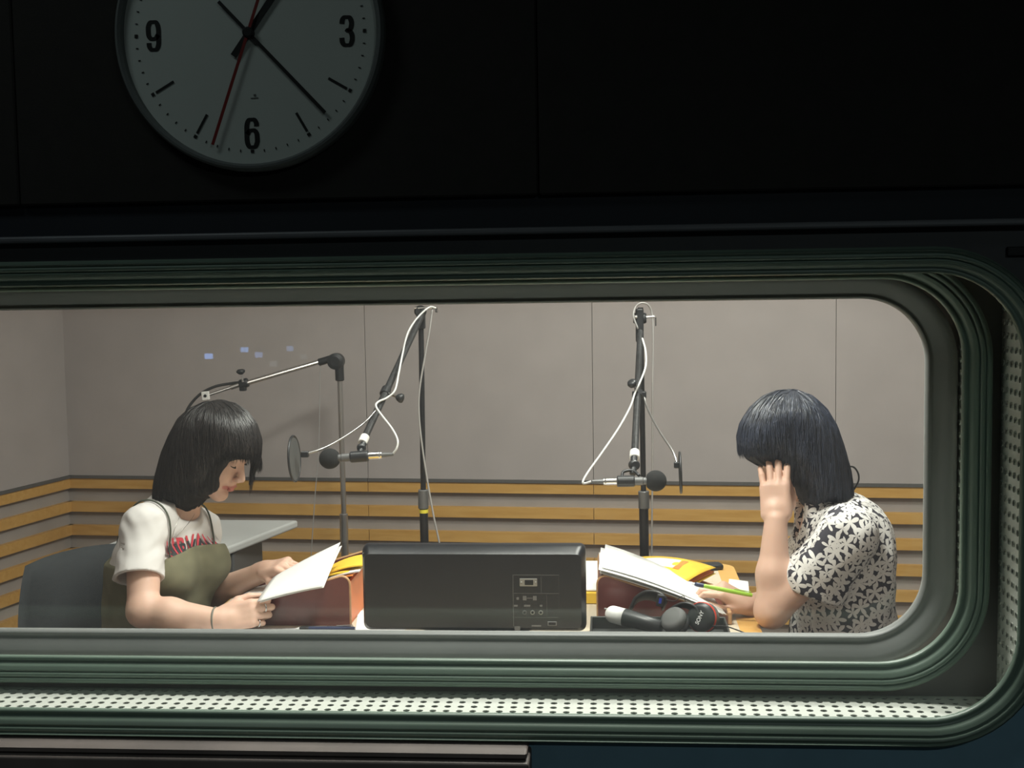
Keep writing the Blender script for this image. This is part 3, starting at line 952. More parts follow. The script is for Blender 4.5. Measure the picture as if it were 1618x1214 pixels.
# folders / magazines on the left lectern
def lay1(x, y, off):
    return (x, y, on_l1(x, off))
for i, (xo, yo, off, m_, lab, sk) in enumerate((
        (.0, .0, .002, 'orange_card', 'orange folder lying lowest on the maroon lectern', .0),
        (.01, .02, .006, 'paper_grey', 'white paper bundle between the yellow and orange folders', .01),
        (-.004, .03, .010, 'yellow_card', 'yellow folder lying on the white paper bundle', -.01),
        (.012, .06, .014, 'yellow_card', 'topmost yellow envelope with a raised corner on the lectern', .015))):
    xa_, xb_ = l1b - .11 + xo, l1b + .004 + xo * .5
    y0_, y1_ = LY0 + .012 + yo * .5, LY0 + .15 + yo * .5
    o = mk('folder' if 'folder' in lab else ('paper_bundle' if 'bundle' in lab else 'envelope'),
           sheet(lay1(xa_, y0_, off), lay1(xb_ + sk, y0_ + .01, off + .003), lay1(xb_ + sk, y1_, off + .004), lay1(xa_, y1_, off), .003, 10, 6, (0, 0, .004 + .002 * i)), M[m_], None, fix=True)
    tag(o, lab, 'folder' if 'folder' in lab else ('paper' if 'bundle' in lab else 'envelope'))

# loose white sheets on the left part of the desk
def desk_sheet(px, off=.001):
    return [PZ(x, y, DESK_Z + off) for x, y in px]
o = mk('paper_sheet', sheet((l1a + .002, LY0 + .02, on_l1(l1a, .0015)), (l1a + .15, LY0 + .03, on_l1(l1a + .15, .0015)), (l1a + .15, LY1 - .03, on_l1(l1a + .15, .0015)), (l1a + .01, LY1 - .02, on_l1(l1a + .01, .0015)), .001, 4, 4), M['paper'], None, fix=True)
tag(o, 'white sheet lying flat on the maroon lectern under the held script', 'paper')
c4 = [(DX0 + .002, 2.76, DESK_Z + .0018), (DX0 + .27, 2.76, DESK_Z + .0018), (DX0 + .27, 2.985, DESK_Z + .0018), (DX0 + .002, 2.985, DESK_Z + .0018)]
c5 = [(DX0 + .004, 3.03, DESK_Z + .0018), (DX0 + .046, 3.03, DESK_Z + .0018), (DX0 + .046, 3.52, DESK_Z + .0018), (DX0 + .004, 3.52, DESK_Z + .0018)]
o = mk('paper_sheet', sheet(*c5, .001, 3, 3), M['paper_grey'], None, fix=True)
tag(o, 'pale narrow sheet between the maroon lectern and the olive top', 'paper')
o = mk('paper_sheet', sheet(c4[0], c4[1], c4[2], c4[3], .001, 3, 3), M['paper_grey'], None, fix=True)
tag(o, 'pale sheet on the desk edge beside the woman in the white t-shirt', 'paper')
o = mk('paper_sheet', sheet(*[PZ(x, y, DESK_Z + .0018) for x, y in ((560, 1010), (640, 1012), (640, 965), (566, 965))], .001, 3, 3), M['paper'], None, fix=True)
tag(o, 'white sheet half hidden behind the monitor next to the ballpoint pen', 'paper')

# script held by the left woman
c00, c10, c11, c01 = P(406, 951, 2.945), P(509, 927, 2.955), P(538, 857, 3.10), P(432, 912, 3.14)
def scr_curl(u, v):
    return np.array((0, 0, .003 * 4 * u * (1 - u) + .003 * v * (1 - v) * 4))
scr = thing('script_pages', 'white script sheets held in both hands by the woman in the white t-shirt', 'paper', (c00 + c10 + c11 + c01) / 4)
mk('page', sheet(c00, c10, c11, c01, .0008, 12, 8, curl=scr_curl), M['paper'], scr, fix=True, smooth=True)
off = np.array((.003, .002, -.003))
mk('page', sheet(c00 + off * [2, 1, 1], c10 + off, c11 + off * [1, 1, 3], c01 + off * [1, 2, 1], .0008, 12, 8, curl=scr_curl), M['paper'], scr, fix=True, smooth=True)

# pens
def pen(label, a, b, mats, r=.0048):
    a = np.array(a, float); b = np.array(b, float); L = np.linalg.norm(b - a); d = (b - a) / L
    t = thing('pen', label, 'pen', a, 'pens')
    mk('barrel', lathe([(r * .9, .03), (r, .035), (r, L - .01), (r * .8, L)], a, d, 14), M[mats[0]], t, smooth=False)
    mk('grip', lathe([(r * .75, .010), (r * 1.02, .014), (r * 1.02, .032), (r * .95, .033)], a, d, 14), M[mats[1]], t)
    mk('tip', lathe([(.0006, 0), (r * .45, .004), (r * .75, .0105)], a, d, 12), M[mats[2]], t)
    u, v, _ = frame_of(d)
    up_ = np.array((0, 0, 1.0)); up_ = up_ - d * up_.dot(d); up_ /= np.linalg.norm(up_)
    mk('clip', tube([a + d * (L - .004) + up_ * r * .6, a + d * (L - .006) + up_ * r * 1.5, a + d * (L - .045) + up_ * r * 1.25], .0012, 6), M[mats[3]], t)
    return t
zp = DESK_Z + .0066
pen('black ballpoint pen with a white tip lying before the maroon lectern', PZ(467, 994, zp), PZ(561, 994, zp), ('navy', 'black_plastic', 'white_plastic', 'chrome'), .0062)

# ------------------------------------------------------------------ right half of the desk
# papers on the right lectern
def lay2(x, y, off):
    return np.array((x, y, on_l2(x, off)))
sp = thing('paper_stack', 'stack of white script pages spread on the lectern by the floral shirt', 'paper', lay2((l2a + l2b) / 2, 3.2, 0))
for i, (dx0, dx1, dy, rise) in enumerate(((.005, -.030, .0, .0), (.012, -.004, .004, .004), (.002, -.012, -.006, .009), (.010, -.022, .008, .014))):
    a_, b_ = l2a + dx0, l2b + dx1
    mk('page', sheet(lay2(a_, RY0 + .004 + dy, .004 + rise + .006), lay2(b_, RY0 - .012 + dy, .004 + i * .001), lay2(b_ - .03, RY0 + .20 + dy, .004 + i * .001), lay2(a_ - .004 + i * .004, RY0 + .235 + dy, .010 + rise * 1.8), .0009, 10, 6, (0, 0, .004 + .002 * i)), M['paper'], sp, fix=True, smooth=True)
# yellow magazine with curled cover behind the pages
mg = thing('magazine', 'yellow and orange magazine with a curled cover behind the script pages', 'magazine', lay2(l2a + .15, 3.40, 0))
mA, mB, mC, mD = P(1000, 905, 3.24), P(1086, 919, 3.22), P(1131, 897, 3.38), P(1010, 880, 3.40)
mk('cover', sheet(mA, mB, mC, mD, .0012, 12, 8, (0, 0, .012), (0, 0, .004)), M['yellow_card'], mg, fix=True, smooth=True)
mk('inner_pages', sheet(mA - [0, -.004, .006], mB - [.004, -.004, .014], mC - [.004, 0, .010], mD - [0, 0, .006], .004, 12, 8, (0, 0, .004), (0, 0, .003)), M['orange_card'], mg, fix=True, smooth=True)
mk('back_cover', sheet(mA - [0, -.004, .012], mB - [.0, -.004, .020], mC - [.0, 0, .016], mD - [0, 0, .012], .0012, 12, 8, (0, 0, .0)), M['yellow_card'], mg, fix=True, smooth=True)
def lerp(a, b, t): return np.array(a) * (1 - t) + np.array(b) * t
def mpt(u, v):
    p = (mA * (1 - u) + mB * u) * (1 - v) + (mD * (1 - u) + mC * u) * v
    return p + np.array((0, 0, .012 * 4 * u * (1 - u) + .004 * 4 * v * (1 - v) + .0008))
mk('cover_picture', sheet(mpt(.10, .25), mpt(.62, .30), mpt(.60, .82), mpt(.12, .78), .0006, 6, 6, (0, 0, .0035)), M['white_tape'], mg, fix=True)
mk('cover_picture', sheet(mpt(.62, .28), mpt(.72, .28), mpt(.70, .82), mpt(.62, .80), .0006, 4, 4, (0, 0, .001)), M['orange_card'], mg, fix=True)
# black phone at the far corner
ph = PZ(1122, 900, DESK_Z)
o = thing('phone', 'small black handset at the far desk corner behind the magazine', 'phone', ph)
mk('body', box((-.045, -.022, .0005), (.035, .022, .018), .007, 3, np.array(Matrix.Rotation(.25, 3, 'Z')), ph), M['black_plastic'], o, smooth=True)
mk('screen', box((-.030, -.015, .0175), (.020, .015, .0186), .001, 1, np.array(Matrix.Rotation(.25, 3, 'Z')), ph), M['leather'], o)
# clipboard-like white pad with yellow rim, left of the right lectern
pa_, pb_, pc_, pd_ = PZ(905, 937, DESK_Z + .03), PZ(943, 937, DESK_Z + .03), PZ(950, 888, DESK_Z + .03), PZ(905, 888, DESK_Z + .03)
o = thing('document_envelope', 'yellow document envelope under white sheets between monitor and lectern', 'envelope', (pa_[0], pa_[1], DESK_Z))
mk('envelope', sheet(pa_ - [0, 0, .002], pb_ - [0, 0, .002], pc_ - [0, 0, .002], pd_ - [0, 0, .002], .026, 2, 2), M['yellow_card'], o, fix=True)
mk('sheets', sheet(pa_ + [0, .02, .003], pb_ + [0, .02, .003], pc_ + [0, 0, .003], pd_ + [0, 0, .003], .003, 2, 2), M['paper'], o, fix=True)
# pale notebook behind the forearm
n4 = [PZ(x, y, DESK_Z + .008) for x, y in ((1150, 940), (1184, 940), (1182, 919), (1152, 915))]
o = mk('notebook', sheet(*n4, .0075, 3, 3), M['paper_grey'], None, fix=True)
tag(o, 'pale grey notebook lying on the desk behind the raised forearm', 'notebook')

# black tray
tx0, tx1_ = PZ(934, 985, DESK_Z)[0], PZ(1142, 985, DESK_Z)[0]
ty0, ty1 = 2.77, 2.99
tr = thing('tray', 'shallow black tray holding the headphones in front of the lectern', 'tray', ((tx0 + tx1_) / 2, (ty0 + ty1) / 2, DESK_Z))
RIM = .034
mk('tray_base', box((tx0, ty0, DESK_Z + .0004), (tx1_, ty1, DESK_Z + .005)), M['tray'], tr)
for lo_, hi_ in (((tx0, ty0, 0), (tx1_, ty0 + .005, RIM)), ((tx0, ty1 - .005, 0), (tx1_, ty1, RIM)), ((tx0, ty0 + .005, 0), (tx0 + .005, ty1 - .005, RIM)), ((tx1_ - .005, ty0 + .005, 0), (tx1_, ty1 - .005, RIM))):
    mk('tray_side', box((lo_[0], lo_[1], DESK_Z + .004), (hi_[0], hi_[1], DESK_Z + hi_[2]), .0012, 1), M['tray'], tr)
# white capped cylinder in the tray
a_ = P(957, 968, 2.96); b_ = P(1052, 993, 2.90)
d_ = (b_ - a_) / np.linalg.norm(b_ - a_)
cb = thing('hand_microphone', 'black hand microphone with a white rounded end lying in the tray', 'microphone', a_)
r_ = .0205
mk('white_end', lathe([(.001, 0)] + [(r_ * math.sin(t), r_ * (1 - math.cos(t))) for t in np.linspace(.25, math.pi / 2, 7)] + [(r_, .048)], a_, d_, 28), M['white_plastic'], cb, smooth=True)
mk('handle', lathe([(r_ * 1.0, .048), (r_ * 1.03, .05), (r_ * .9, .10), (r_ * .8, .14), (r_ * .6, .143)], a_, d_, 28), M['black_plastic'], cb, smooth=True)
# headphones
hp = thing('headphones', 'black closed-back headphones with red striped earcup lying in the tray', 'headphones', P(1060, 1000, 2.93))
hb = [P(995, 966, 3.00), P(1003, 950, 3.00), P(1018, 941, 2.99), P(1036, 942, 2.98), P(1048, 950, 2.97), P(1050, 958, 2.97)]
def strap(path, half, th, n=6):
    path = smooth_path(path, n)
    V = []; Fq = []
    half = np.array(half, float)
    tan = np.gradient(path, axis=0)
    for i, p in enumerate(path):
        nrm = np.cross(tan[i], half); nrm /= np.linalg.norm(nrm)
        for s, e in ((-1, .6), (-.8, 1), (.8, 1), (1, .6)):
            V.append(p + half * s + nrm * th * e)
        for s, e in ((1, -.6), (.8, -1), (-.8, -1), (-1, -.6)):
            V.append(p + half * s + nrm * th * e)
    m = len(path)
    for i in range(m - 1):
        for j in range(8):
            k = (j + 1) % 8
            Fq.append([i * 8 + j, i * 8 + k, (i + 1) * 8 + k, (i + 1) * 8 + j])
    Fq.append(list(range(8))[::-1]); Fq.append([(m - 1) * 8 + j for j in range(8)])
    return np.array(V), Fq
mk('headband', strap(hb, (.004, -.012, .014), .0045), M['leather'], hp, smooth=True, fix=True)
e0 = P(1043, 949, 2.95)
sl = mk('slider_block', box((-.008, -.006, -.014), (.008, .006, .014), .002, 2, np.array(Matrix.Rotation(.15, 3, 'Y')), e0), M['black_plastic'], hp)
mk('channel_mark', box((-.003, -.0068, -.006), (.003, -.0058, .007), 0, 1, np.array(Matrix.Rotation(.15, 3, 'Y')), e0), M['blue_mark'], sl)
mk('yoke_wire', tube([P(1052, 948, 2.95), P(1066, 950, 2.94), P(1080, 942, 2.94), P(1084, 960, 2.93)], .0009, 6, n=6), M['cable_black'], hp)
mk('yoke', strap([P(1044, 978, 2.94), P(1058, 965, 2.93), P(1078, 956, 2.92), P(1096, 962, 2.91), P(1103, 975, 2.90)], (.003, -.008, .008), .003), M['black_plastic'], hp, smooth=True, fix=True)
ec = P(1108, 976, 2.90)
ed = np.array((-.42, -.85, .22)); ed /= np.linalg.norm(ed)
mk('ear_pad', lathe([(.020, -.040), (.030, -.037), (.034, -.028), (.031, -.019), (.022, -.016)], ec, ed, 28), M['grey_pad'], hp, smooth=True)
cup = mk('earcup', lathe([(.026, -.018), (.034, -.014), (.035, -.006), (.0335, .002), (.028, .008), (.020, .0095), (.004, .010)], ec, ed, 32), M['black_plastic'], hp, smooth=True)
mk('red_stripe', lathe([(.0352, -.0075), (.0358, -.0065), (.0358, -.0015), (.0347, -.0005)], ec, ed, 32), M['red_mark'], cup, smooth=True)
eu, ev, _ = frame_of(ed)
ww_ = np.array((0, 0, 1.0)); ww_ = ww_ - ed * ww_.dot(ed); ww_ /= np.linalg.norm(ww_)
hh_ = np.cross(ww_, ed)
ru = .35 * hh_ + .94 * ww_; rv = np.cross(ed, ru)
mk('lettering', place(text_vf('SONY', .013, .95, 1.0, .0003), ec + ed * .0104, ru, rv), M['white_print'], cup)
ec2 = P(1064, 979, 2.90)
mk('ear_pad', lathe([(.018, -.014), (.029, -.012), (.032, -.002), (.029, .008), (.020, .011)], ec2, (-.5, -.5, .7), 28), M['grey_pad'], hp, smooth=True)
mk('earcup', lathe([(.024, .010), (.032, .014), (.033, .022), (.026, .030), (.004, .032)], ec2, (.5, .5, -.7), 28), M['black_plastic'], hp, smooth=True)
mk('cable', tube([P(1120, 990, 2.89), P(1145, 990, 2.86), P(1165, 996, 2.83), P(1190, 1006, 2.80)], .0016, 8, n=6), M['cable_black'], hp, smooth=True)
mk('cable', tube([P(955, 962, 3.0), P(985, 968, 2.99), P(1020, 978, 2.97), P(1065, 988, 2.95), P(1085, 1000, 2.93)], .0022, 8, n=6), M['cable_grey'], hp, smooth=True)

# ------------------------------------------------------------------ microphone stands, microphones, pop filters
SY = 3.92
def stand_base(t, x, y, m='black_metal'):
    mk('base_plate', lathe([(.15, 0), (.15, .012), (.14, .018), (.03, .022)], (x, y, 0.0), (0, 0, 1), 40), M[m], t)

# stand one (beside the monitor, boom reaching towards the woman in white)
s1 = thing('microphone_stand', 'black boom stand with yellow tape ring behind the monitor', 'stand', (P(672, 860, SY)[0], SY, 0), 'microphone stands')
pt = P(665, 492, SY); pc = P(669, 788, SY); pb0 = P(671, 860, SY)
mk('upper_tube', cyl(pc, pt, .0085, 14), M['black_metal'], s1, smooth=False)
mk('lower_tube', cyl((pb0[0] + .004, SY, .02), pc, .0135, 16), M['black_metal'], s1)
mk('clutch_collar', cyl(P(669, 804, SY), P(669, 774, SY), .0165, 18, .002), M['grey_metal'], s1)
mk('yellow_ring', cyl(P(669.6, 810.5, SY), P(669.5, 805, SY), .0142, 18), M['yellow_tape'], s1)
stand_base(s1, pb0[0] + .004, SY)
mk('top_swivel', join(lathe([(.016, -.02), (.019, -.014), (.019, .014), (.016, .02)], pt + np.array((0, -.012, 0)), (.2, -1, 0), 20), box((-.013, -.012, -.055), (.013, .012, .0), .004, 2, None, pt)), M['black_plastic'], s1, smooth=False)
mk('wing_nut', join(cyl(P(655, 487, SY - .03), P(690, 487, SY - .03), .0035, 10), box((-.004, -.004, -.012), (.004, .004, .004), .002, 1, None, P(690, 488, SY - .03))), M['chrome'], s1)
bt, be = P(669, 492, SY - .03), P(577, 690, 3.34)
mk('boom_tube', cyl(bt, be, .0098, 12), M['black_tape'], s1)
mk('tape_wrap', cyl(be + (be - bt) * .0, be + (be - bt) * .045, .0125, 16, .002), M['white_tape'], s1)
bc = P(609, 619, 3.52)
bd = (be - bt) / np.linalg.norm(be - bt)
mk('boom_clamp', cyl(bc - bd * .014, bc + bd * .014, .014, 16, .002), M['black_plastic'], s1)
mk('clamp_rod', cyl(bc, P(625, 627, 3.50), .0035, 10), M['chrome'], s1)
kn = P(632, 629, 3.49)
mk('clamp_knob', lathe([(.004, -.012), (.009, -.008), (.0135, .001), (.0125, .008), (.006, .011)], kn, (1, -.2, -.25), 18), M['black_plastic'], s1, smooth=True)
sw = P(571, 708, 3.30)
mk('mic_swivel', join(lathe([(.008, -.011), (.012, -.008), (.012, .008), (.008, .011)], sw, (.3, -1, 0), 16), cyl(P(575, 700, 3.31), P(569, 716, 3.29), .009, 14, .002)), M['black_plastic'], s1)

def windscreen_mic(label, c, d, L, name_group, scr_r=.0275, mount=None):
    c = np.array(c, float); d = np.array(d, float); d /= np.linalg.norm(d)
    t = thing('microphone', label, 'microphone', c, name_group)
    R_ = scr_r
    mk('windscreen', lathe([(R_ * math.sin(a) * (1 if a < 1.9 else 1.0), -R_ * 1.03 * math.cos(a)) for a in np.linspace(.05, 2.55, 16)], c, d, 28), M['foam'], t, smooth=True)
    r0 = .0095
    mk('body', lathe([(r0, R_ * .6), (r0, R_ + .004), (.011, R_ + .006), (.011, L * .62), (r0, L * .64)], c, d, 20), M['grey_metal'], t)
    mk('clip', lathe([(.0135, L * .40), (.015, L * .42), (.015, L * .72), (.0135, L * .74)], c, d, 20), M['black_plastic'], t)
    mk('connector', lathe([(.0095, L * .74), (.0098, L * .76), (.0098, L * .95), (.0085, L * .97), (.0095, L * .975), (.0095, L * 1.0)], c, d, 20), M['chrome'], t)
    mk('strain_relief', lathe([(.0065, L * 1.0), (.006, L * 1.06), (.0045, L * 1.22)], c, d, 14), M['grey_metal'], t)
    return t
MYY = 3.27
windscreen_mic('black condenser microphone with foam ball tip aimed at the woman in white', P(521, 725, MYY), P(606, 719, MYY) - P(521, 725, MYY), np.linalg.norm(P(606, 719, MYY) - P(521, 725, MYY)) * .97, 'microphones with foam windscreens')
c1 = thing('microphone_cable', 'white cable looping from the microphone up the yellow-taped stand', 'cable', P(627, 705, MYY))
mk('cable_run', tube([P(621, 717, MYY), P(627, 708, MYY), P(628, 695, 3.28), P(619, 677, 3.30), P(602, 655, 3.34), P(594, 642, 3.38), P(598, 635, 3.42), P(611, 629, 3.48), P(624, 617, 3.50), P(630, 590, 3.56), P(637, 555, 3.68), P(645, 525, 3.78), P(660, 502, 3.84), P(678, 486, 3.87), P(689, 487, 3.87)], .0029, 8, n=6), M['cable_white'], c1, smooth=True)
mk('cable_drop', tube([P(683, 489, 3.88), P(679, 520, 3.88), P(672, 560, 3.88), P(663, 615, 3.88), P(662, 655, 3.88), P(667, 705, 3.88), P(677, 770, 3.88), P(686, 820, 3.88), P(696, 870, 3.88), P(706, 960, 3.88), P(712, 1080, 3.88)], .0030, 8, n=6), M['cable_grey'], c1, smooth=True)

def pop_filter(label, c, n, r, arm, group):
    t = thing('pop_filter', label, 'pop filter', c, group)
    n = np.array(n, float); n /= np.linalg.norm(n)
    mk('screen', lathe([(.002, -.0012), (r * .97, -.0012), (r * .97, .0012), (.002, .0012)], c, n, 40), M['mesh_grey'], t)
    u, v, _ = frame_of(n)
    ring = [np.array(c) + r * (math.cos(a) * u + math.sin(a) * v) for a in np.linspace(0, 2 * math.pi, 41)]
    mk('hoop', tube(ring, .0030, 8, cap=False), M['black_plastic'], t, smooth=True)
    mk('hoop_clamp', box((-.010, -.007, -.008), (.010, .007, .008), .002, 1, None, arm[0]), M['black_plastic'], t)
    mk('gooseneck', tube(arm, .0030, 10, n=8), M['chrome_dull'], t, smooth=True)
    return t
pop_filter('dark oval pop filter held before the woman in white', P(465, 725, 3.24), (1, .0, .05), .0595,
           [P(482, 718, 3.25), P(505, 711, 3.26), P(530, 699, 3.29), P(560, 680, 3.34), P(580, 664, 3.38), P(594, 648, 3.42)], 'pop filters on goosenecks')

# stand two
s2 = thing('microphone_stand', 'black boom stand with hanging arm near the woman in the floral shirt', 'stand', (P(1018, 880, SY)[0], SY, 0), 'microphone stands')
pt = P(1012, 486, SY); pc = P(1017, 790, SY); pb0 = P(1018, 880, SY)
mk('upper_tube', cyl(pc, pt, .0085, 14), M['black_metal'], s2)
mk('lower_tube', cyl((pb0[0] + .004, SY, .02), pc, .0145, 16), M['black_metal'], s2)
mk('clutch_collar', cyl(P(1017.5, 804, SY), P(1017, 776, SY), .0170, 18, .002), M['grey_metal'], s2)
stand_base(s2, pb0[0] + .004, SY)
mk('top_swivel', join(box((-.013, -.02, -.085), (.011, .012, .018), .004, 2, None, P(1011, 497, SY - .02)), lathe([(.014, -.02), (.017, -.014), (.017, .014), (.014, .02)], P(1011, 503, SY - .02), (1, 0, 0), 18)), M['black_plastic'], s2)
mk('wing_nut', join(cyl(P(1000, 503, SY - .03), P(1034, 500, SY - .03), .004, 10), box((-.003, -.003, -.024), (.003, .003, .004), .0015, 1, None, P(1036, 503, SY - .03)), lathe([(.006, -.005), (.006, .005)], P(1004, 501, SY - .04), (1, 0, 0), 12)), M['chrome'], s2)
bt, be = P(1012, 525, SY - .035), P(1003, 714, 3.36)
mk('boom_tube', cyl(bt, be, .0098, 12), M['black_tape'], s2)
bd = (be - bt) / np.linalg.norm(be - bt)
mk('tape_wrap', cyl(be, be + bd * .028, .0135, 16, .002), M['white_tape'], s2)
bc = P(1010, 624, 3.60)
mk('boom_clamp', join(box((-.020, -.012, -.010), (.020, .012, .010), .003, 2, None, bc), cyl(bc - bd * .012, bc + bd * .012, .0125, 14)), M['black_plastic'], s2)
kn = P(999, 606, 3.56)
mk('clamp_knob', lathe([(.004, -.010), (.012, -.007), (.0145, .001), (.0120, .007), (.005, .009)], kn, (-.4, -.5, .75), 18), M['black_plastic'], s2, smooth=True)
mk('clamp_rod', cyl(kn, bc, .0035, 10), M['chrome'], s2)
sw = P(1002, 735, 3.31)
mk('mic_swivel', join(lathe([(.010, -.012), (.0135, -.009), (.0135, .009), (.010, .012)], sw, (.25, -1, .1), 18), cyl(P(1002, 722, 3.33), P(1000, 750, 3.29), .009, 14, .002)), M['black_plastic'], s2)
mk('mic_cradle', tube([P(983, 755, 3.27), P(985, 746, 3.28), P(1000, 744, 3.29), P(1010, 752, 3.27)], .004, 8, n=5), M['black_plastic'], s2, smooth=True)
windscreen_mic('black condenser microphone with foam ball tip aimed at the woman in florals', P(1036, 760, MYY), P(951, 761, MYY) - P(1036, 760, MYY), np.linalg.norm(P(951, 761, MYY) - P(1036, 760, MYY)) * .97, 'microphones with foam windscreens')
c2 = thing('microphone_cable', 'white cable hanging in a wide curve under the second boom stand', 'cable', P(922, 764, MYY))
mk('cable_run', tube([P(934, 761, MYY), P(924, 764, MYY), P(921, 761, MYY), P(930, 745, 3.30), P(953, 713, 3.36), P(978, 676, 3.44), P(996, 643, 3.52), P(1003, 622, 3.56), P(1010, 607, 3.57), P(1020, 580, 3.62), P(1020, 555, 3.68), P(1015, 535, 3.74)], .0029, 8, n=6), M['cable_white'], c2, smooth=True)
mk('cable_loop', tube([P(1008, 520, 3.86), P(1001, 500, 3.86), P(1004, 486, 3.87), P(1013, 479, 3.87), P(1024, 482, 3.88), P(1030, 496, 3.89), P(1032, 530, 3.89), P(1031, 620, 3.89), P(1031, 740, 3.89), P(1030, 830, 3.89), P(1030, 890, 3.89), P(1031, 1000, 3.89), P(1033, 1090, 3.89)], .0028, 8, n=6), M['cable_grey'], c2, smooth=True)
pop_filter('dark pop filter seen edge-on beside the woman in the floral shirt', P(1075, 747, 3.25), (1, -.02, .03), .052,
           [P(1071, 735, 3.26), P(1062, 712, 3.30), P(1044, 685, 3.38), P(1030, 660, 3.48), P(1021, 640, 3.56), P(1018, 628, 3.59)], 'pop filters on goosenecks')

# stand three: chrome boom behind the woman in white
TY = 4.72
s3 = thing('microphone_stand', 'chrome boom stand with black elbow joint near the grey wall', 'stand', (P(544, 830, TY)[0], TY, 0), 'microphone stands')
el = P(533, 574, TY); lowp = P(544, 835, TY)
mk('upper_tube', cyl(lowp, P(537, 598, TY), .010, 14), M['chrome_dull'], s3)
mk('clutch_collar', cyl(P(544, 858, TY), P(543, 812, TY), .016, 16, .002), M['chrome_dull'], s3)
mk('lower_tube', cyl((lowp[0] + .006, TY, .02), P(544, 850, TY), .0145, 16), M['chrome_dull'], s3)
stand_base(s3, lowp[0] + .006, TY)
mk('elbow_joint', join(lathe([(.018, -.022), (.031, -.018), (.031, .018), (.018, .022)], P(531, 571, TY), (0, -1, 0), 24), cyl(P(536, 575, TY), P(537, 602, TY), .017, 16, .003), cyl(P(530, 565, TY), P(503, 573, TY), .014, 16, .003)), M['black_plastic'], s3)
mk('boom_tube', cyl(P(508, 571, TY), P(388, 606, TY - .1), .0095, 14), M['chrome'], s3)
mk('boom_clamp', join(cyl(P(392, 604, TY - .1), P(379, 608, TY - .1), .018, 14, .003), box((-.012, -.012, -.014), (.012, .012, .010), .003, 1, None, P(384, 612, TY - .1))), M['black_plastic'], s3)
mk('clamp_rod', cyl(P(384, 604, TY - .12), P(382, 592, TY - .12), .004, 8), M['chrome'], s3)
mk('clamp_knob', lathe([(.006, 0), (.016, .008), (.017, .014), (.010, .020)], P(381, 592, TY - .12), (-.1, 0, 1), 16), M['black_plastic'], s3, smooth=True)
mk('thin_rod', cyl(P(379, 608, TY - .1), P(331, 624, TY - .14), .0055, 12), M['chrome'], s3)
mk('rod_sleeve', cyl(P(379, 608, TY - .1), P(364, 613, TY - .11), .009, 12, .001), M['chrome'], s3)
br = P(325, 626, TY - .15)
b3 = mk('end_bracket', box((-.014, -.006, -.015), (.014, .006, .017), .002, 1, np.array(Matrix.Rotation(-.1, 3, 'Y')), br), M['white_tape'], s3)
mk('bracket_hole', lathe([(.006, 0), (.006, .002)], br + np.array((0, -.006, .001)), (0, -1, 0), 14), M['ink'], b3)
mk('boom_cable', tube([P(384, 604, TY - .1), P(366, 606, TY - .1), P(340, 611, TY - .11), P(318, 622, TY - .12), P(302, 638, TY - .13), P(293, 655, TY - .14), P(289, 680, TY - .14), P(288, 720, TY - .14), P(290, 800, TY - .14)], .0052, 8, n=6), M['cable_black'], s3, smooth=True)
mk('thin_cord', tube([P(506, 572, TY), P(505, 640, TY), P(503, 720, TY), P(498, 780, TY), P(494, 840, TY), P(490, 900, TY)], .0018, 6, n=6), M['cable_grey'], s3, smooth=True)

# ------------------------------------------------------------------ organic surfaces: distance fields meshed with surface nets
def smin(a, b, k):
    if k <= 0: return np.minimum(a, b)
    h = np.maximum(k - np.abs(a - b), 0) / k
    return np.minimum(a, b) - h * h * k * 0.25
def smax(a, b, k):
    return -smin(-a, -b, k)

def f_cone(a, b, ra, rb, sq=None):
    a = np.array(a, float); b = np.array(b, float); ba = b - a; L2 = ba.dot(ba)
    a, ba, L2 = a.astype(np.float32), ba.astype(np.float32), np.float32(L2)
    def fn(X):
        pa = X - a
        t = np.clip(pa @ ba / L2, 0, 1)
        q = pa - t[..., None] * ba
        return np.sqrt(np.einsum('...i,...i', q, q)) - (np.float32(ra) + np.float32(rb - ra) * t)
    r = max(ra, rb)
    fn.bb = (np.minimum(a, b) - r, np.maximum(a, b) + r)
    return fn

def f_ell(c, rad, R=None):
    c = np.array(c, float); rad = np.array(rad, float); R = np.eye(3) if R is None else np.array(R, float)
    c32, R32, i1, i2 = c.astype(np.float32), R.astype(np.float32), (1 / rad).astype(np.float32), (1 / rad ** 2).astype(np.float32)
    def fn(X):
        q = (X - c32) @ R32
        a_, b_ = q * i1, q * i2
        k0 = np.sqrt(np.einsum('...i,...i', a_, a_)); k1 = np.sqrt(np.einsum('...i,...i', b_, b_))
        return k0 * (k0 - 1.0) / np.maximum(k1, 1e-6)
    e = np.sqrt(((R * rad) ** 2).sum(axis=1))
    fn.bb = (c - e, c + e)
    return fn

def f_box(c, half, r, R=None):
    c = np.array(c, float); half = np.array(half, float); R = np.eye(3) if R is None else np.array(R, float)
    def fn(X):
        q = np.abs((X - c) @ R) - (half - r)
        return np.linalg.norm(np.maximum(q, 0), axis=-1) + np.minimum(q.max(axis=-1), 0) - r
    e = np.abs(R * half).sum(axis=1)
    fn.bb = (c - e, c + e)
    return fn

def f_poly(poly):
    poly = np.array(poly, float); n = len(poly)
    def fn(p):
        d = np.full(p.shape[:-1], 1e9); s = np.ones(p.shape[:-1])
        for i in range(n):
            j = (i - 1) % n
            e = poly[j] - poly[i]; w = p - poly[i]
            t = np.clip((w @ e) / e.dot(e), 0, 1)
            b = w - t[..., None] * e
            d = np.minimum(d, (b * b).sum(-1))
            c1 = p[..., 1] >= poly[i][1]; c2 = p[..., 1] < poly[j][1]; c3 = e[0] * w[..., 1] > e[1] * w[..., 0]
            flip = (c1 & c2 & c3) | (~c1 & ~c2 & ~c3)
            s = np.where(flip, -s, s)
        return s * np.sqrt(d)
    return fn

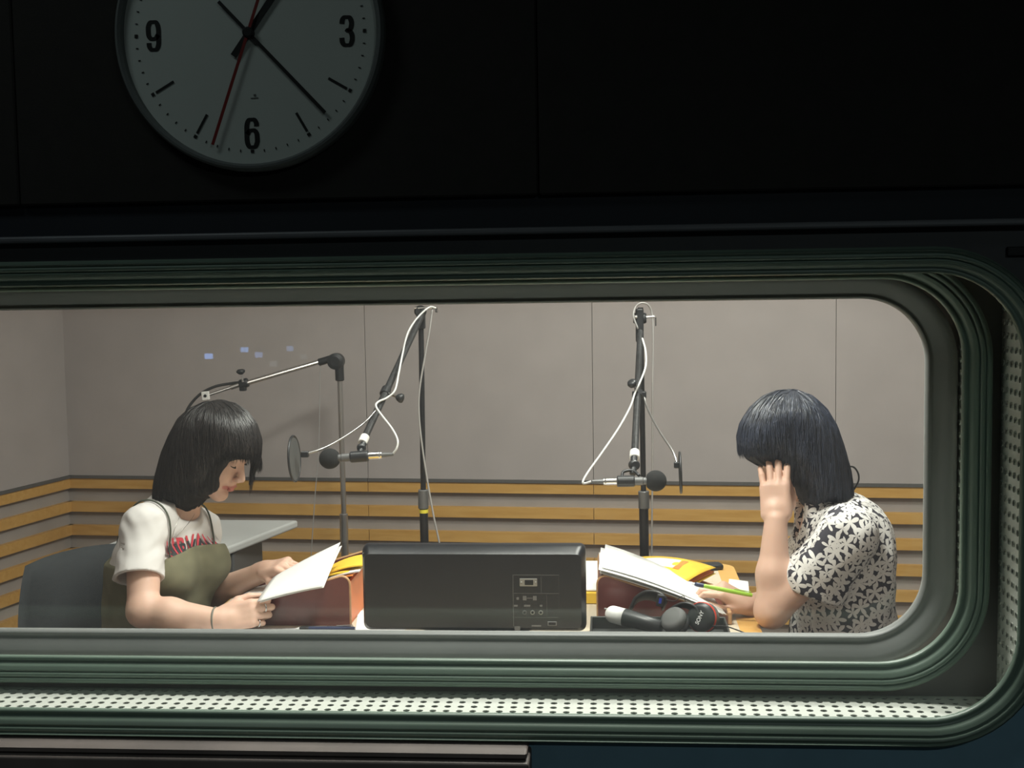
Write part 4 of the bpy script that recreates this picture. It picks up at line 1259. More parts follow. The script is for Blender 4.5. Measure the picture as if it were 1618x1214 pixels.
class Field:
    def __init__(self, lo, hi, h):
        self.lo = np.array(lo, float); self.h = h
        self.n = np.ceil((np.array(hi) - self.lo) / h).astype(int) + 1
        self.d = np.full(tuple(self.n), 0.05, dtype=np.float32)
    def like(self):
        g = Field.__new__(Field); g.lo, g.h, g.n = self.lo, self.h, self.n
        g.d = np.full(tuple(self.n), 0.05, dtype=np.float32)
        return g
    def sl(self, bb, pad):
        a = np.clip(np.floor((bb[0] - pad - self.lo) / self.h).astype(int), 0, self.n)
        b = np.clip(np.ceil((bb[1] + pad - self.lo) / self.h).astype(int) + 1, 0, self.n)
        return a, b
    def pts(self, a, b):
        ax = [(self.lo[i] + np.arange(a[i], b[i]) * self.h).astype(np.float32) for i in range(3)]
        return np.stack(np.meshgrid(*ax, indexing='ij'), axis=-1)
    def op(self, fn, k=0.0, mode='add', off=0.0, bb=None):
        bb = bb or fn.bb
        a, b = self.sl(bb, max(k, 0) + 0.012 + max(off, 0))
        if (b <= a).any(): return
        S = tuple(slice(a[i], b[i]) for i in range(3))
        v = fn(self.pts(a, b)).astype(np.float32) - off
        if mode == 'add': self.d[S] = smin(self.d[S], v, k)
        elif mode == 'sub': self.d[S] = smax(self.d[S], -v, k)
    def cut(self, fn, k=0.0):
        """intersect everywhere with fn<0"""
        a = np.zeros(3, int)
        v = fn(self.pts(a, self.n)).astype(np.float32)
        self.d = smax(self.d, v, k)
    def disp(self, fn):
        near = np.abs(self.d) < 0.03
        idx = np.argwhere(near)
        X = self.lo + idx * self.h
        self.d[near] += fn(X).astype(np.float32)
    def mesh(self):
        d = self.d; s = d < 0
        nx, ny, nz = d.shape
        cnt = np.zeros((nx - 1, ny - 1, nz - 1), dtype=np.int8)
        offs = [(i, j, k) for i in (0, 1) for j in (0, 1) for k in (0, 1)]
        for i, j, k in offs:
            cnt += s[i:nx - 1 + i, j:ny - 1 + j, k:nz - 1 + k]
        act = (cnt > 0) & (cnt < 8)
        cells = np.argwhere(act)
        ids = np.full(act.shape, -1, dtype=np.int32)
        ids[act] = np.arange(len(cells))
        vals = np.stack([d[cells[:, 0] + i, cells[:, 1] + j, cells[:, 2] + k] for i, j, k in offs], axis=1)
        co = np.array(offs, float)
        acc = np.zeros((len(cells), 3)); num = np.zeros(len(cells))
        for a in range(8):
            for b in range(a + 1, 8):
                if np.abs(co[a] - co[b]).sum() != 1: continue
                va, vb = vals[:, a], vals[:, b]
                m = (va < 0) != (vb < 0)
                t = va[m] / (va[m] - vb[m])
                acc[m] += co[a] + (co[b] - co[a]) * t[:, None]
                num[m] += 1
        V = self.lo + (cells + acc / num[:, None]) * self.h
        Fs = []
        for ax in range(3):
            o1, o2 = [(1, 2), (2, 0), (0, 1)][ax]
            sa = [slice(None)] * 3; sb = [slice(None)] * 3
            sa[ax] = slice(0, -1); sb[ax] = slice(1, None)
            e = s[tuple(sa)] != s[tuple(sb)]
            idx = np.argwhere(e)
            ok = (idx[:, o1] > 0) & (idx[:, o2] > 0) & (idx[:, o1] < d.shape[o1] - 1) & (idx[:, o2] < d.shape[o2] - 1)
            idx = idx[ok]
            def cell(da, db):
                q = idx.copy(); q[:, o1] += da; q[:, o2] += db
                return ids[q[:, 0], q[:, 1], q[:, 2]]
            quad = np.stack([cell(-1, -1), cell(0, -1), cell(0, 0), cell(-1, 0)], axis=1)
            inside = s[idx[:, 0], idx[:, 1], idx[:, 2]]
            quad[~inside] = quad[~inside][:, ::-1]
            Fs.append(quad)
        return V, np.vstack(Fs).astype(np.int32)

rngw = np.random.default_rng(5)
def wrinkle(seed, freqs, amp, stretch=(1, 1, 1)):
    r = np.random.default_rng(seed)
    W = [(r.normal(size=3) * np.array(stretch), r.uniform(0, 6.28), f) for f in freqs for _ in range(4)]
    W = [(w / np.linalg.norm(w), p, f) for w, p, f in W]
    def fn(X):
        q = X + 0.015 * np.sin(X[:, [1, 2, 0]] * 31.0)
        v = 0
        for w, p, f in W:
            v = v + np.sin(q @ w * f + p) / (f / freqs[0]) ** 0.7
        return v * amp / 3.0
    return fn

def rot_axis(v, ax, ang):
    ax = ax / np.linalg.norm(ax)
    return v * math.cos(ang) + np.cross(ax, v) * math.sin(ang) + ax * ax.dot(v) * (1 - math.cos(ang))
def unit(v):
    v = np.array(v, float); return v / np.linalg.norm(v)

def hand_prims(wrist, d, n, s, curls, thumb, spread=(.10, .02, -.06, -.16), sc=0.93):
    """d to the fingers, n out of the back of the hand, s towards the thumb side"""
    d = unit(d); n = unit(n - d * np.dot(n, d)); s0 = np.cross(d, n); s = s0 if np.dot(s0, s) > 0 else -s0
    out = []
    w = np.array(wrist, float)
    R = np.column_stack([d, s, n])
    out.append((f_box(w + d * .047 * sc, np.array((.046, .036, .0135)) * sc, .0125 * sc, R), .012))
    out.append((f_ell(w + d * .035 * sc + s * .022 * sc - n * .008 * sc, np.array((.034, .018, .014)) * sc, R), .012))
    out.append((f_cone(w - d * .02, w + d * .025 * sc, .0225 * sc, .021 * sc), .018))
    kn = [(.088, .027), (.093, .009), (.088, -.009), (.079, -.026)]
    seg = [(.043, .025, .019), (.047, .029, .020), (.043, .027, .020), (.034, .020, .018)]
    rad = [.0088, .0090, .0085, .0076]
    joints = []
    for i in range(4):
        p = w + (d * kn[i][0] + s * kn[i][1]) * sc
        sgn = 1.0 if np.dot(np.cross(n, d), s) > 0 else -1.0
        dd = rot_axis(d, n, sgn * spread[i])
        axb = np.cross(dd, n)
        r = rad[i] * sc
        out.append((f_cone(w + (d * .03 + s * kn[i][1] * .8) * sc, p, r * .9, r * 1.12), .008))
        js = [p]
        for j in range(3):
            dd = rot_axis(dd, axb, -curls[i][j])
            q = p + dd * seg[i][j] * sc
            out.append((f_cone(p, q, r * (1.04 - .08 * j), r * (.98 - .11 * j)), .0025))
            p = q; js.append(p)
        joints.append(js)
    p = w + (d * .022 + s * .022 - n * .006) * sc
    tr_ = [.0135, .0115, .0098, .0078]
    tl = [.036, .032, .025]
    tj = [p]
    for j, (a, b, c) in enumerate(thumb):
        q = p + unit(d * a + s * b + n * c) * tl[j] * sc
        out.append((f_cone(p, q, tr_[j] * sc, tr_[j + 1] * sc), .008 if j == 0 else .003))
        p = q; tj.append(p)
    joints.append(tj)
    return out, joints

def head_frame(facing, tilt, side_tilt=0.0):
    f = np.array((math.cos(facing), math.sin(facing), 0.0))
    l = np.array((-f[1], f[0], 0.0)); u = np.array((0, 0, 1.0))
    f2 = rot_axis(f, l, tilt); u2 = rot_axis(u, l, tilt)      # positive tilt bows the head
    return np.column_stack([f2, l, u2])

def head_prims(c, R, sc=0.96):
    c = np.array(c, float)
    def E(cl, rad): return f_ell(c + R @ (np.array(cl) * sc), np.array(rad) * sc, R)
    def C(a, b, ra, rb): return f_cone(c + R @ (np.array(a) * sc), c + R @ (np.array(b) * sc), ra * sc, rb * sc)
    add = [(E((-.012, 0, .035), (.096, .075, .085)), .01), (E((.022, 0, -.040), (.060, .058, .075)), .03),
           (E((.045, 0, .045), (.040, .060, .050)), .03),
           (C((.0, .046, -.062), (.062, .012, -.104), .016, .015), .02), (C((.0, -.046, -.062), (.062, -.012, -.104), .016, .015), .02),
           (E((.064, 0, -.104), (.018, .020, .014)), .015),
           (E((.048, .036, -.035), (.032, .024, .026)), .02), (E((.048, -.036, -.035), (.032, .024, .026)), .02)]
    sub = [(E((.096, .032, .002), (.016, .017, .011)), .014), (E((.096, -.032, .002), (.016, .017, .011)), .014)]
    add2 = [(E((.070, .032, .000), (.0135, .0155, .0125)), .004), (E((.070, -.032, .000), (.0135, .0155, .0125)), .004),
            (C((.080, 0, .008), (.1035, 0, -.036), .0075, .0095), .010), (E((.096, .010, -.042), (.010, .008, .007)), .006), (E((.096, -.010, -.042), (.010, .008, .007)), .006),
            (E((.0805, 0, -.060), (.012, .022, .010)), .012),
            (E((.0885, 0, -.0665), (.0075, .020, .0048)), .003), (E((.0865, 0, -.0765), (.0075, .017, .0055)), .003),
            (E((-.008, .074, -.012), (.020, .008, .030)), .006), (E((-.008, -.074, -.012), (.020, .008, .030)), .006)]
    return add, sub, add2, E, C

# ---- skin with lip tint read from an attribute
def skin_mat():
    m, nt, b = new_mat('skin')
    N, L = nt.nodes, nt.links
    at = N.new('ShaderNodeAttribute'); at.attribute_name = 'lip'
    tc = N.new('ShaderNodeTexCoord'); nz = N.new('ShaderNodeTexNoise'); nz.inputs['Scale'].default_value = 14
    L.new(tc.outputs['Object'], nz.inputs['Vector'])
    cr = N.new('ShaderNodeValToRGB')
    cr.color_ramp.elements[0].color = (0.66, 0.41, 0.305, 1); cr.color_ramp.elements[1].color = (0.75, 0.50, 0.39, 1)
    L.new(nz.outputs[0], cr.inputs[0])
    mx = N.new('ShaderNodeMix'); mx.data_type = 'RGBA'
    L.new(at.outputs['Fac'], mx.inputs[0]); L.new(cr.outputs[0], mx.inputs[6]); mx.inputs[7].default_value = (0.52, 0.13, 0.11, 1)
    L.new(mx.outputs[2], b.inputs['Base Color'])
    b.inputs['Roughness'].default_value = 0.5
    b.inputs['Subsurface Weight'].default_value = 0.12
    b.inputs['Subsurface Radius'].default_value = (0.010, 0.004, 0.002)
    b.inputs['Subsurface Scale'].default_value = 0.6
    n2 = N.new('ShaderNodeTexNoise'); n2.inputs['Scale'].default_value = 500
    L.new(tc.outputs['Object'], n2.inputs['Vector'])
    bp = N.new('ShaderNodeBump'); bp.inputs['Strength'].default_value = .08; bp.inputs['Distance'].default_value = .001
    L.new(n2.outputs[0], bp.inputs['Height']); L.new(bp.outputs[0], b.inputs['Normal'])
    return m
M['skin'] = skin_mat()

def hair_mat(name, c1, c2, rough=.38, spec=.5):
    m, nt, b = new_mat(name)
    N, L = nt.nodes, nt.links
    tc = N.new('ShaderNodeTexCoord'); mp = N.new('ShaderNodeMapping'); mp.inputs['Scale'].default_value = (90, 90, 10)
    L.new(tc.outputs['Object'], mp.inputs[0])
    nz = N.new('ShaderNodeTexNoise'); nz.inputs['Scale'].default_value = 1.5; nz.inputs['Detail'].default_value = 4
    L.new(mp.outputs[0], nz.inputs['Vector'])
    cr = N.new('ShaderNodeValToRGB'); cr.color_ramp.elements[0].position = .35; cr.color_ramp.elements[1].position = .7
    cr.color_ramp.elements[0].color = (*c1, 1); cr.color_ramp.elements[1].color = (*c2, 1)
    L.new(nz.outputs[0], cr.inputs[0]); L.new(cr.outputs[0], b.inputs['Base Color'])
    b.inputs['Roughness'].default_value = rough
    b.inputs['Specular IOR Level'].default_value = spec
    return m
M['hair_dark'] = hair_mat('hair_black_brown', (.010, .008, .008), (.030, .025, .024))
M['hair_blue'] = hair_mat('hair_blue_black', (.014, .017, .027), (.050, .060, .092), .36, .8)
M['hair_under'] = hair_mat('hair_under_brown', (.008, .007, .007), (.020, .017, .016), .7, .2)
M['hair_under_blue'] = hair_mat('hair_under_blue', (.011, .012, .018), (.030, .034, .046), .7, .2)
M['shirt_white'] = mat('tshirt_cotton', (0.66, 0.635, 0.615), 0.9, var=0.03, scale=10, bump=0.15, bscale=500)
M['olive'] = mat('olive_corduroy', (0.165, 0.155, 0.095), 0.95, var=0.15, scale=25, bump=0.3, bscale=400)
M['olive_cord'] = mat('olive_cord', (0.08, 0.09, 0.065), 0.8)
M['trousers'] = mat('dark_trousers', (0.05, 0.05, 0.055), 0.95, var=0.1)
M['shoe'] = mat('shoe_dark', (0.03, 0.03, 0.03), 0.5)
M['print_red'] = mat('print_red', (0.55, 0.05, 0.07), 0.8)
M['print_black'] = mat('print_black', (0.03, 0.03, 0.035), 0.8)
M['silver'] = mat('silver', (0.6, 0.6, 0.58), 0.25, metal=1.0)
M['bangle'] = mat('bracelet_grey', (0.16, 0.15, 0.12), 0.6)
M['lash'] = mat('lash', (0.015, 0.012, 0.012), 0.7)

def floral_mat():
    m, nt, b = new_mat('floral_cloth')
    N, L = nt.nodes, nt.links
    at = N.new('ShaderNodeAttribute'); at.attribute_name = 'cloth_uv'
    def math_(op, a=None, b_=None, v0=None, v1=None):
        q = N.new('ShaderNodeMath'); q.operation = op
        if a is not None: L.new(a, q.inputs[0])
        elif v0 is not None: q.inputs[0].default_value = v0
        if b_ is not None: L.new(b_, q.inputs[1])
        elif v1 is not None: q.inputs[1].default_value = v1
        return q.outputs[0]
    def layer(scale, offset, petals, r0, r1):
        mp = N.new('ShaderNodeMapping'); mp.inputs['Location'].default_value = offset; mp.inputs['Scale'].default_value = (scale, scale, 1)
        L.new(at.outputs['Vector'], mp.inputs[0])
        vo = N.new('ShaderNodeTexVoronoi'); vo.voronoi_dimensions = '2D'; vo.inputs['Scale'].default_value = 1.0; vo.inputs['Randomness'].default_value = .75
        L.new(mp.outputs[0], vo.inputs['Vector'])
        sub = N.new('ShaderNodeVectorMath'); sub.operation = 'SUBTRACT'
        L.new(mp.outputs[0], sub.inputs[0]); L.new(vo.outputs['Position'], sub.inputs[1])
        sp = N.new('ShaderNodeSeparateXYZ'); L.new(sub.outputs[0], sp.inputs[0])
        ang = math_('ARCTAN2', sp.outputs[1], sp.outputs[0])
        cs = N.new('ShaderNodeSeparateColor'); L.new(vo.outputs['Color'], cs.inputs[0])
        ph_ = math_('MULTIPLY', cs.outputs[0], None, None, 6.28)
        th = math_('ADD', math_('MULTIPLY', ang, None, None, float(petals)), ph_)
        c = math_('ABSOLUTE', math_('COSINE', math_('MULTIPLY', th, None, None, .5)))
        c = math_('POWER', c, None, None, 1.3)
        lim = math_('ADD', math_('MULTIPLY', c, None, None, r1), None, None, r0)
        return math_('LESS_THAN', vo.outputs['Distance'], lim)
    a1 = layer(28, (0, 0, 0), 5, .10, .54)
    a2 = layer(28, (.5, .37, 0), 5, -.04, .54)
    mxx = math_('MAXIMUM', a1, a2)
    mx = N.new('ShaderNodeMix'); mx.data_type = 'RGBA'
    L.new(mxx, mx.inputs[0]); mx.inputs[6].default_value = (.030, .028, .040, 1); mx.inputs[7].default_value = (.70, .68, .65, 1)
    L.new(mx.outputs[2], b.inputs['Base Color'])
    b.inputs['Roughness'].default_value = .75
    return m
M['floral'] = floral_mat()

# ---- hair: silhouette inflated sideways, plus strands combed down its surface
def hair_object(parent, poly_px, Y0, half_w, S, carve_px=None, carve_y=None, extra=(), material=None, n_strands=2600, seed=1, lean=(0, 0, 0), h=.0034, tip=(.004, .020)):
    poly = [P(x, y, Y0)[[0, 2]] for x, y in poly_px]
    pf = f_poly(poly)
    cv = f_poly([P(x, y, Y0)[[0, 2]] for x, y in carve_px]) if carve_px else None
    ext = list(extra)
    Px = np.array(poly)
    cxh = Px[:, 0].mean()
    rr_ = np.random.default_rng(seed + 50)
    waves = [(n_, rr_.uniform(0, 6.28)) for n_ in (9, 14, 23, 37, 51)]
    zmid = (Px[:, 1].min() + Px[:, 1].max()) / 2
    def vol(X):
        th = np.arctan2(X[..., 1] - Y0, X[..., 0] - cxh)
        nz_ = sum(np.sin(n_ * th + ph_) for n_, ph_ in waves) / 2.2
        low = np.clip((zmid + .04 - X[..., 2]) / .09, 0, 1)
        X2 = X[..., [0, 2]].copy()
        X2[..., 1] -= nz_ * .006 * low
        s = -pf(X2) + nz_ * .0011 * (low * .8 + .5)
        a = (X[..., 1] - Y0) / half_w
        q = np.maximum(1 - s / S, 0)
        v = (np.sqrt(a * a + q * q) - 1) * S * .8
        for fn in ext:
            v = smin(v, fn(X), .01)
        return v
    def carved(X):
        if cv is None: return np.full(X.shape[:-1], 1.0)
        return np.maximum(cv(X[..., [0, 2]]), X[..., 1] - carve_y)
    lo = np.array((Px[:, 0].min() - .02, Y0 - half_w - .02, Px[:, 1].min() - .02)); hi = np.array((Px[:, 0].max() + .03, Y0 + half_w + .02, Px[:, 1].max() + .02))
    F = Field(lo, hi, h)
    X = F.pts(np.zeros(3, int), F.n)
    F.d = smax(vol(X), -carved(X), .016).astype(np.float32)
    hair = mk('hair', F.mesh(), M['hair_under'] if material is M['hair_dark'] else M['hair_under_blue'], parent, smooth=True)
    # strands
    r = np.random.default_rng(seed)
    def grad(X, e=.002):
        g = np.stack([vol(X + np.array(d_) * e) - vol(X - np.array(d_) * e) for d_ in ((1, 0, 0), (0, 1, 0), (0, 0, 1))], axis=-1)
        return g / (np.linalg.norm(g, axis=-1, keepdims=True) + 1e-9)
    N0 = int(n_strands * 1.7)
    p = np.column_stack([r.uniform(lo[0], hi[0], N0), r.uniform(lo[1], hi[1], N0), lo[2] + (hi[2] - lo[2]) * (.30 + .70 * r.uniform(0, 1, N0) ** .6)])
    for _ in range(8):
        p = p - grad(p) * (vol(p))[:, None] * .9
    ok = (np.abs(vol(p)) < .004) & (grad(p)[:, 2] > -.3)
    p = p[ok][:n_strands]
    n = len(p)
    depth = r.uniform(-.002, .0022, n)
    jit = np.stack([r.normal(size=n), r.normal(size=n), np.zeros(n)], axis=1) * .10
    L = [p + grad(p) * depth[:, None]]
    alive = carved(p) > 0
    step = .0088
    g_dir = np.array((0, 0, -1.0)) + np.array(lean)
    paths = [L[0]]; dead_tip = r.uniform(tip[0], tip[1], n)
    alive_hist = [alive.copy()]
    maxs = r.integers(14, 34, n)
    for k in range(34):
        nrm = grad(p)
        down = g_dir + jit
        tdir = down - nrm * (down * nrm).sum(-1, keepdims=True)
        ln = np.linalg.norm(tdir, axis=-1, keepdims=True)
        tdir = tdir / (ln + 1e-6)
        stop = (nrm[:, 2] < -.35) | (k > maxs)
        q = p + tdir * step
        q = q - grad(q) * (vol(q) )[:, None] * .8
        inside = carved(q) > -dead_tip * .8
        alive = alive & ~stop & inside
        p = np.where(alive[:, None], q, p)
        paths.append(np.where(alive[:, None], q + grad(q) * depth[:, None], paths[-1]))
        alive_hist.append(alive.copy())
    A = np.array(paths); AH = np.array(alive_hist)
    V, Fq, base = [], [], 0
    ca = np.array([(math.cos(a), math.sin(a)) for a in (0, 2.094, 4.189)])
    for i in range(n):
        m = int(AH[:, i].sum())
        if m < 4: continue
        path = A[:m, i][::2] if m > 6 else A[:m, i]
        last = path[-1] - path[-2]; last = last / (np.linalg.norm(last) + 1e-9)
        path = np.vstack([path, path[-1] + (last * .4 + np.array((0, 0, -.6))) * dead_tip[i]])
        m = len(path)
        w = .0011 * np.minimum(1, np.linspace(0, 1, m) * 4 + .15) * np.clip((1 - np.linspace(0, 1, m)) * 2.5 + .12, 0, 1)
        tn = np.gradient(path, axis=0)
        u = np.cross(tn, (0.3, 1, .1)); u /= np.linalg.norm(u, axis=1)[:, None] + 1e-9
        v = np.cross(tn, u); v /= np.linalg.norm(v, axis=1)[:, None] + 1e-9
        ring = path[:, None, :] + w[:, None, None] * (ca[None, :, :1] * u[:, None, :] + ca[None, :, 1:] * v[:, None, :])
        V.append(ring.reshape(-1, 3))
        jj = np.arange(m - 1)[:, None] * 3
        for a, b in ((0, 1), (1, 2), (2, 0)):
            Fq.append(base + np.concatenate([jj + a, jj + b, jj + 3 + b, jj + 3 + a], axis=1))
        base += 3 * m
    st = mk('hair_strands', (np.vstack(V), np.vstack(Fq).astype(np.int32)), material, hair, smooth=True)
    st['kind'] = 'stuff'
    return hair, vol

def set_attr(o, name, arr, vec=False):
    me = o.data
    a = me.attributes.new(name, 'FLOAT_VECTOR' if vec else 'FLOAT', 'POINT')
    a.data.foreach_set('vector' if vec else 'value', np.asarray(arr, dtype=np.float32).ravel())

def drape(vf, fn, off=.0008, it=8, sub=0):
    """push vertices of a print onto the surface fn=0"""
    V, Fq = vf
    V = V.copy(); e = .002
    for _ in range(it):
        g = np.stack([fn(V + np.array(d_) * e) - fn(V - np.array(d_) * e) for d_ in ((1, 0, 0), (0, 1, 0), (0, 0, 1))], axis=-1)
        g /= np.linalg.norm(g, axis=-1, keepdims=True) + 1e-9
        V = V - g * (fn(V) - off)[:, None]
    return V, Fq

def multi(fns, k):
    def fn(X):
        v = None
        for f, kk in fns:
            q = f(X)
            v = q if v is None else smin(v, q, kk)
        return v
    return fn

def ring_around(c, axis, r, tr, sides=10, n=24):
    u, v, _ = frame_of(axis)
    pts = [np.array(c) + r * (math.cos(a) * u + math.sin(a) * v) for a in np.linspace(0, 2 * math.pi, n + 1)]
    return tube(pts, tr, sides, cap=False)

def lower_body(parent, pelvis, fwd, left, knee_d, mt, foot_back=.0):
    """trousers and shoes of the seated figures, below the sill"""
    lo = np.minimum(pelvis, pelvis + fwd * .6) - .45; hi = np.maximum(pelvis, pelvis + fwd * .6) + .45
    F = Field((min(pelvis[0], (pelvis + fwd * .75)[0]) - .2, pelvis[1] - .38, .05), (max(pelvis[0], (pelvis + fwd * .75)[0]) + .2, pelvis[1] + .38, pelvis[2] + .16), .007)
    R = np.column_stack([fwd, left, (0, 0, 1.0)])
    F.op(f_ell(pelvis, (.135, .185, .125), R), .03)
    ends = []
    for s in (-1, 1):
        hip = pelvis + left * s * .09 + fwd * .03 + np.array((0, 0, -.01))
        knee = hip + fwd * knee_d + left * s * .03 + np.array((0, 0, .0))
        ank = np.array((knee[0], knee[1], .11)) + fwd * foot_back
        F.op(f_cone(hip, knee, .088, .066), .03); F.op(f_cone(knee, ank, .064, .048), .03)
        ends.append(ank)
    mk('trousers', F.mesh(), mt, parent, smooth=True)
    for a in ends:
        c = np.array((a[0], a[1], 0.0)) + fwd * .05
        G = Field(c - .17, c + .17 + np.array((0, 0, .02)), .007)
        Rm = np.column_stack([fwd, left, (0, 0, 1.0)])
        G.op(f_ell(c + np.array((0, 0, .045)), (.125, .042, .045), Rm), .02)
        G.op(f_cone(a + np.array((0, 0, -.05)), a + np.array((0, 0, .01)), .042, .040), .02)
        G.cut(lambda X: -(X[..., 2] - .003))
        mk('shoe', G.mesh(), M['shoe'], parent, smooth=True)

# ------------------------------------------------------------------ woman in the white t-shirt
def woman_one():
    Y0 = 3.20
    pel = P(228, 1085, Y0); wst = P(244, 985, Y0); chs = P(259, 895, Y0); c7 = P(272, 806, Y0); hc = P(340, 711, Y0)
    yaw = math.radians(-25)
    f = np.array((math.cos(yaw), math.sin(yaw), 0)); l = np.array((-f[1], f[0], 0)); up = np.array((0, 0, 1.0))
    lean = math.radians(9)
    f2 = rot_axis(f, l, lean); u2 = rot_axis(up, l, lean); RT = np.column_stack([f2, l, u2])
    sh_n, el_n, wr_n = P(228, 832, 3.055), P(226, 966, 2.94), P(348, 980, 2.94)
    sh_f, el_f, wr_f = P(312, 838, 3.345), P(322, 946, 3.38), P(420, 902, 3.24)
    root = thing('person', 'seated woman in white t-shirt and olive top reading a script', 'person', (pel[0], pel[1], 0))
    torso = [(f_ell(pel, (.115, .165, .11), RT), .05), (f_ell(wst + u2 * .02, (.095, .130, .13), RT), .05), (f_ell(chs, (.100, .145, .16), RT), .05),
             (f_ell(chs + f2 * .072 + l * .068 + u2 * .015, (.05, .055, .055), RT), .03), (f_ell(chs + f2 * .072 - l * .068 + u2 * .015, (.05, .055, .055), RT), .03),
             (f_cone(c7 - u2 * .028, sh_n, .055, .042), .04), (f_cone(c7 - u2 * .030, sh_f, .055, .046), .04)]
    arms = [(f_cone(sh_n, el_n, .045, .037), .03), (f_cone(el_n, el_n * .65 + wr_n * .35, .036, .037), .02), (f_cone(el_n * .65 + wr_n * .35, wr_n, .038, .0255), .02),
            (f_cone(sh_f, el_f, .047, .038), .03), (f_cone(el_f, el_f * .65 + wr_f * .35, .037, .037), .02), (f_cone(el_f * .65 + wr_f * .35, wr_f, .037, .0255), .02)]
    R = head_frame(math.radians(-10), math.radians(27))
    add, sub, add2, E, C = head_prims(hc, R)
    neck = [(f_cone(c7 + np.array((.0, 0, -.02)), hc + R @ np.array((-.02, 0, -.05)), .048, .048), .03)]
    F = Field((pel[0] - .18, 2.85, .60), (P(505, 880, 3.2)[0], 3.52, hc[2] + .14), .003)
    for fn, k in torso + neck: F.op(fn, k)
    for fn, k in arms: F.op(fn, k)
    for fn, k in add: F.op(fn, k)
    for fn, k in sub: F.op(fn, k, 'sub')
    for fn, k in add2: F.op(fn, k)
    F.op(C((.100, .030, -.0716), (.100, -.030, -.0716), .0014, .0014), .003, 'sub')
    # hands
    hn, jn = hand_prims(wr_n, P(404, 968, 2.955) - wr_n, np.array((.10, -.85, .35)), np.array((0, -.2, 1.0)),
                        [(.50, 1.45, .9), (.58, 1.5, .9), (.66, 1.5, .9), (.78, 1.5, .9)], [(.80, .62, -.25), (.98, .15, -.25), (.98, -.08, -.3)], spread=(.02, .0, -.02, -.05))
    hf, jf = hand_prims(wr_f, P(470, 888, 3.16) - wr_f, np.array((.05, -.45, .9)), np.array((0, -1.0, -.35)),
                        [(.55, .75, .4), (.60, .85, .45), (.65, .9, .45), (.7, .95, .5)], [(.75, .55, -.35), (.96, .1, -.25), (.98, -.1, -.15)], spread=(.06, .0, -.05, -.10))
    for fn, k in hn + hf: F.op(fn, k)
    body = mk('body', F.mesh(), M['skin'], root, smooth=True)
    co = np.empty(len(body.data.vertices) * 3); body.data.vertices.foreach_get('co', co); co = co.reshape(-1, 3) + WORG[body]
    q = (co - hc) @ R / .96
    lip_ = np.clip(1.4 - np.sqrt(((q[:, 1]) / .021) ** 2 + ((q[:, 2] + .0715) / .0095) ** 2), 0, .4) / .4 * (q[:, 0] > .07)
    set_attr(body, 'lip', lip_ * .8)
    # lashes, brow
    for s in (-1, 1):
        pts = [hc + R @ (np.array((.0865 - abs(t) * .010, s * (.032 + t * .014), -.0055 + .004 * t * t)) * .96) for t in np.linspace(-1, 1, 9)]
        mk('eyelashes', tube(pts, [.0006, .0015, .0019, .0015, .0006], 6), M['lash'], body, smooth=True)
        pts = [hc + R @ (np.array((.0885 - .012 * max(t, 0) ** 1.5, s * (.030 + t * .017), .0205 + .003 * (1 - t * t))) * .96) for t in np.linspace(-1, 1, 9)]
        mk('eyebrow', tube(pts, [.0012, .0024, .0022, .0012], 6), M['hair_dark'], body, smooth=True)
    # shirt
    S = Field((pel[0] - .18, 2.92, .66), (chs[0] + .32, 3.50, c7[2] + .09), .0034)
    for fn, k in torso: S.op(fn, k, off=.011)
    sl_n0, sl_n1 = sh_n + np.array((0, 0, .0)), sh_n * .30 + el_n * .70 + np.array((-.012, -.004, 0))
    sl_f0, sl_f1 = sh_f, sh_f * .35 + el_f * .65
    S.op(f_cone(sl_n0, sl_n1, .049, .063), .03); S.op(f_cone(sl_f0, sl_f1, .054, .063), .03)
    S.disp(wrinkle(3, (70, 120, 190), .0020, (.8, .8, 2.4)))
    # hem cuts, hollow sleeves, neckline
    def hem(c, axis):
        a = unit(axis)
        fn = lambda X: -((X - c) @ a) + 0 * X[..., 0]
        return fn
    dn = unit(el_n - sh_n); cn = sh_n * .38 + el_n * .62
    def below_n(X): return np.maximum(-((X - cn) @ dn), np.linalg.norm(X - (cn + dn * .05), axis=-1) - .12)
    below_n.bb = (cn - .15, cn + .15)
    S.op(below_n, .0, 'sub')
    df = unit(el_f - sh_f); cf = sh_f * .45 + el_f * .55
    def below_f(X): return np.maximum(-((X - cf) @ df), np.linalg.norm(X - (cf + df * .05), axis=-1) - .105)
    below_f.bb = (cf - .15, cf + .15)
    S.op(below_f, .004, 'sub')
    cs_ = cn + np.array((-.0106, -.0035, 0)); S.op(f_cone(cs_ - dn * .07, cs_ + dn * .05, .045, .0565), .002, 'sub')
    S.op(f_cone(cf - df * .07, cf + df * .05, .046, .058), .003, 'sub')
    S.op(f_cone(c7 + np.array((.010, 0, .012)), hc + R @ np.array((-.01, 0, -.06)), .051, .066), .004, 'sub')
    S.op(f_ell(c7 + f2 * .058 + u2 * .016, (.036, .050, .030), RT), .01, 'sub')
    zc_ = P(330, 874, 3.12)[2] - .035
    sl_a, sl_b = f_cone(sl_n0, sl_n1, .049, .063), f_cone(sl_f0, sl_f1, .054, .063)
    def under(X): return np.maximum(X[..., 2] - zc_, .007 - np.minimum(sl_a(X), sl_b(X)))
    S.cut(lambda X: -under(X), .002)
    S.cut(lambda X: -(X[..., 2] - .68))
    shirt = mk('tshirt', S.mesh(), M['shirt_white'], root, smooth=True)
    # collar and sleeve hems as raised ribs
    # olive camisole
    K = Field((pel[0] - .20, 2.95, .44), (chs[0] + .24, 3.46, chs[2] + .16), .0036)
    for fn, k in torso[:5]: K.op(fn, k, off=.021)
    K.disp(wrinkle(9, (40, 80), .003, (1.4, 1.4, .6)))
    ztop = P(330, 874, 3.12)[2]
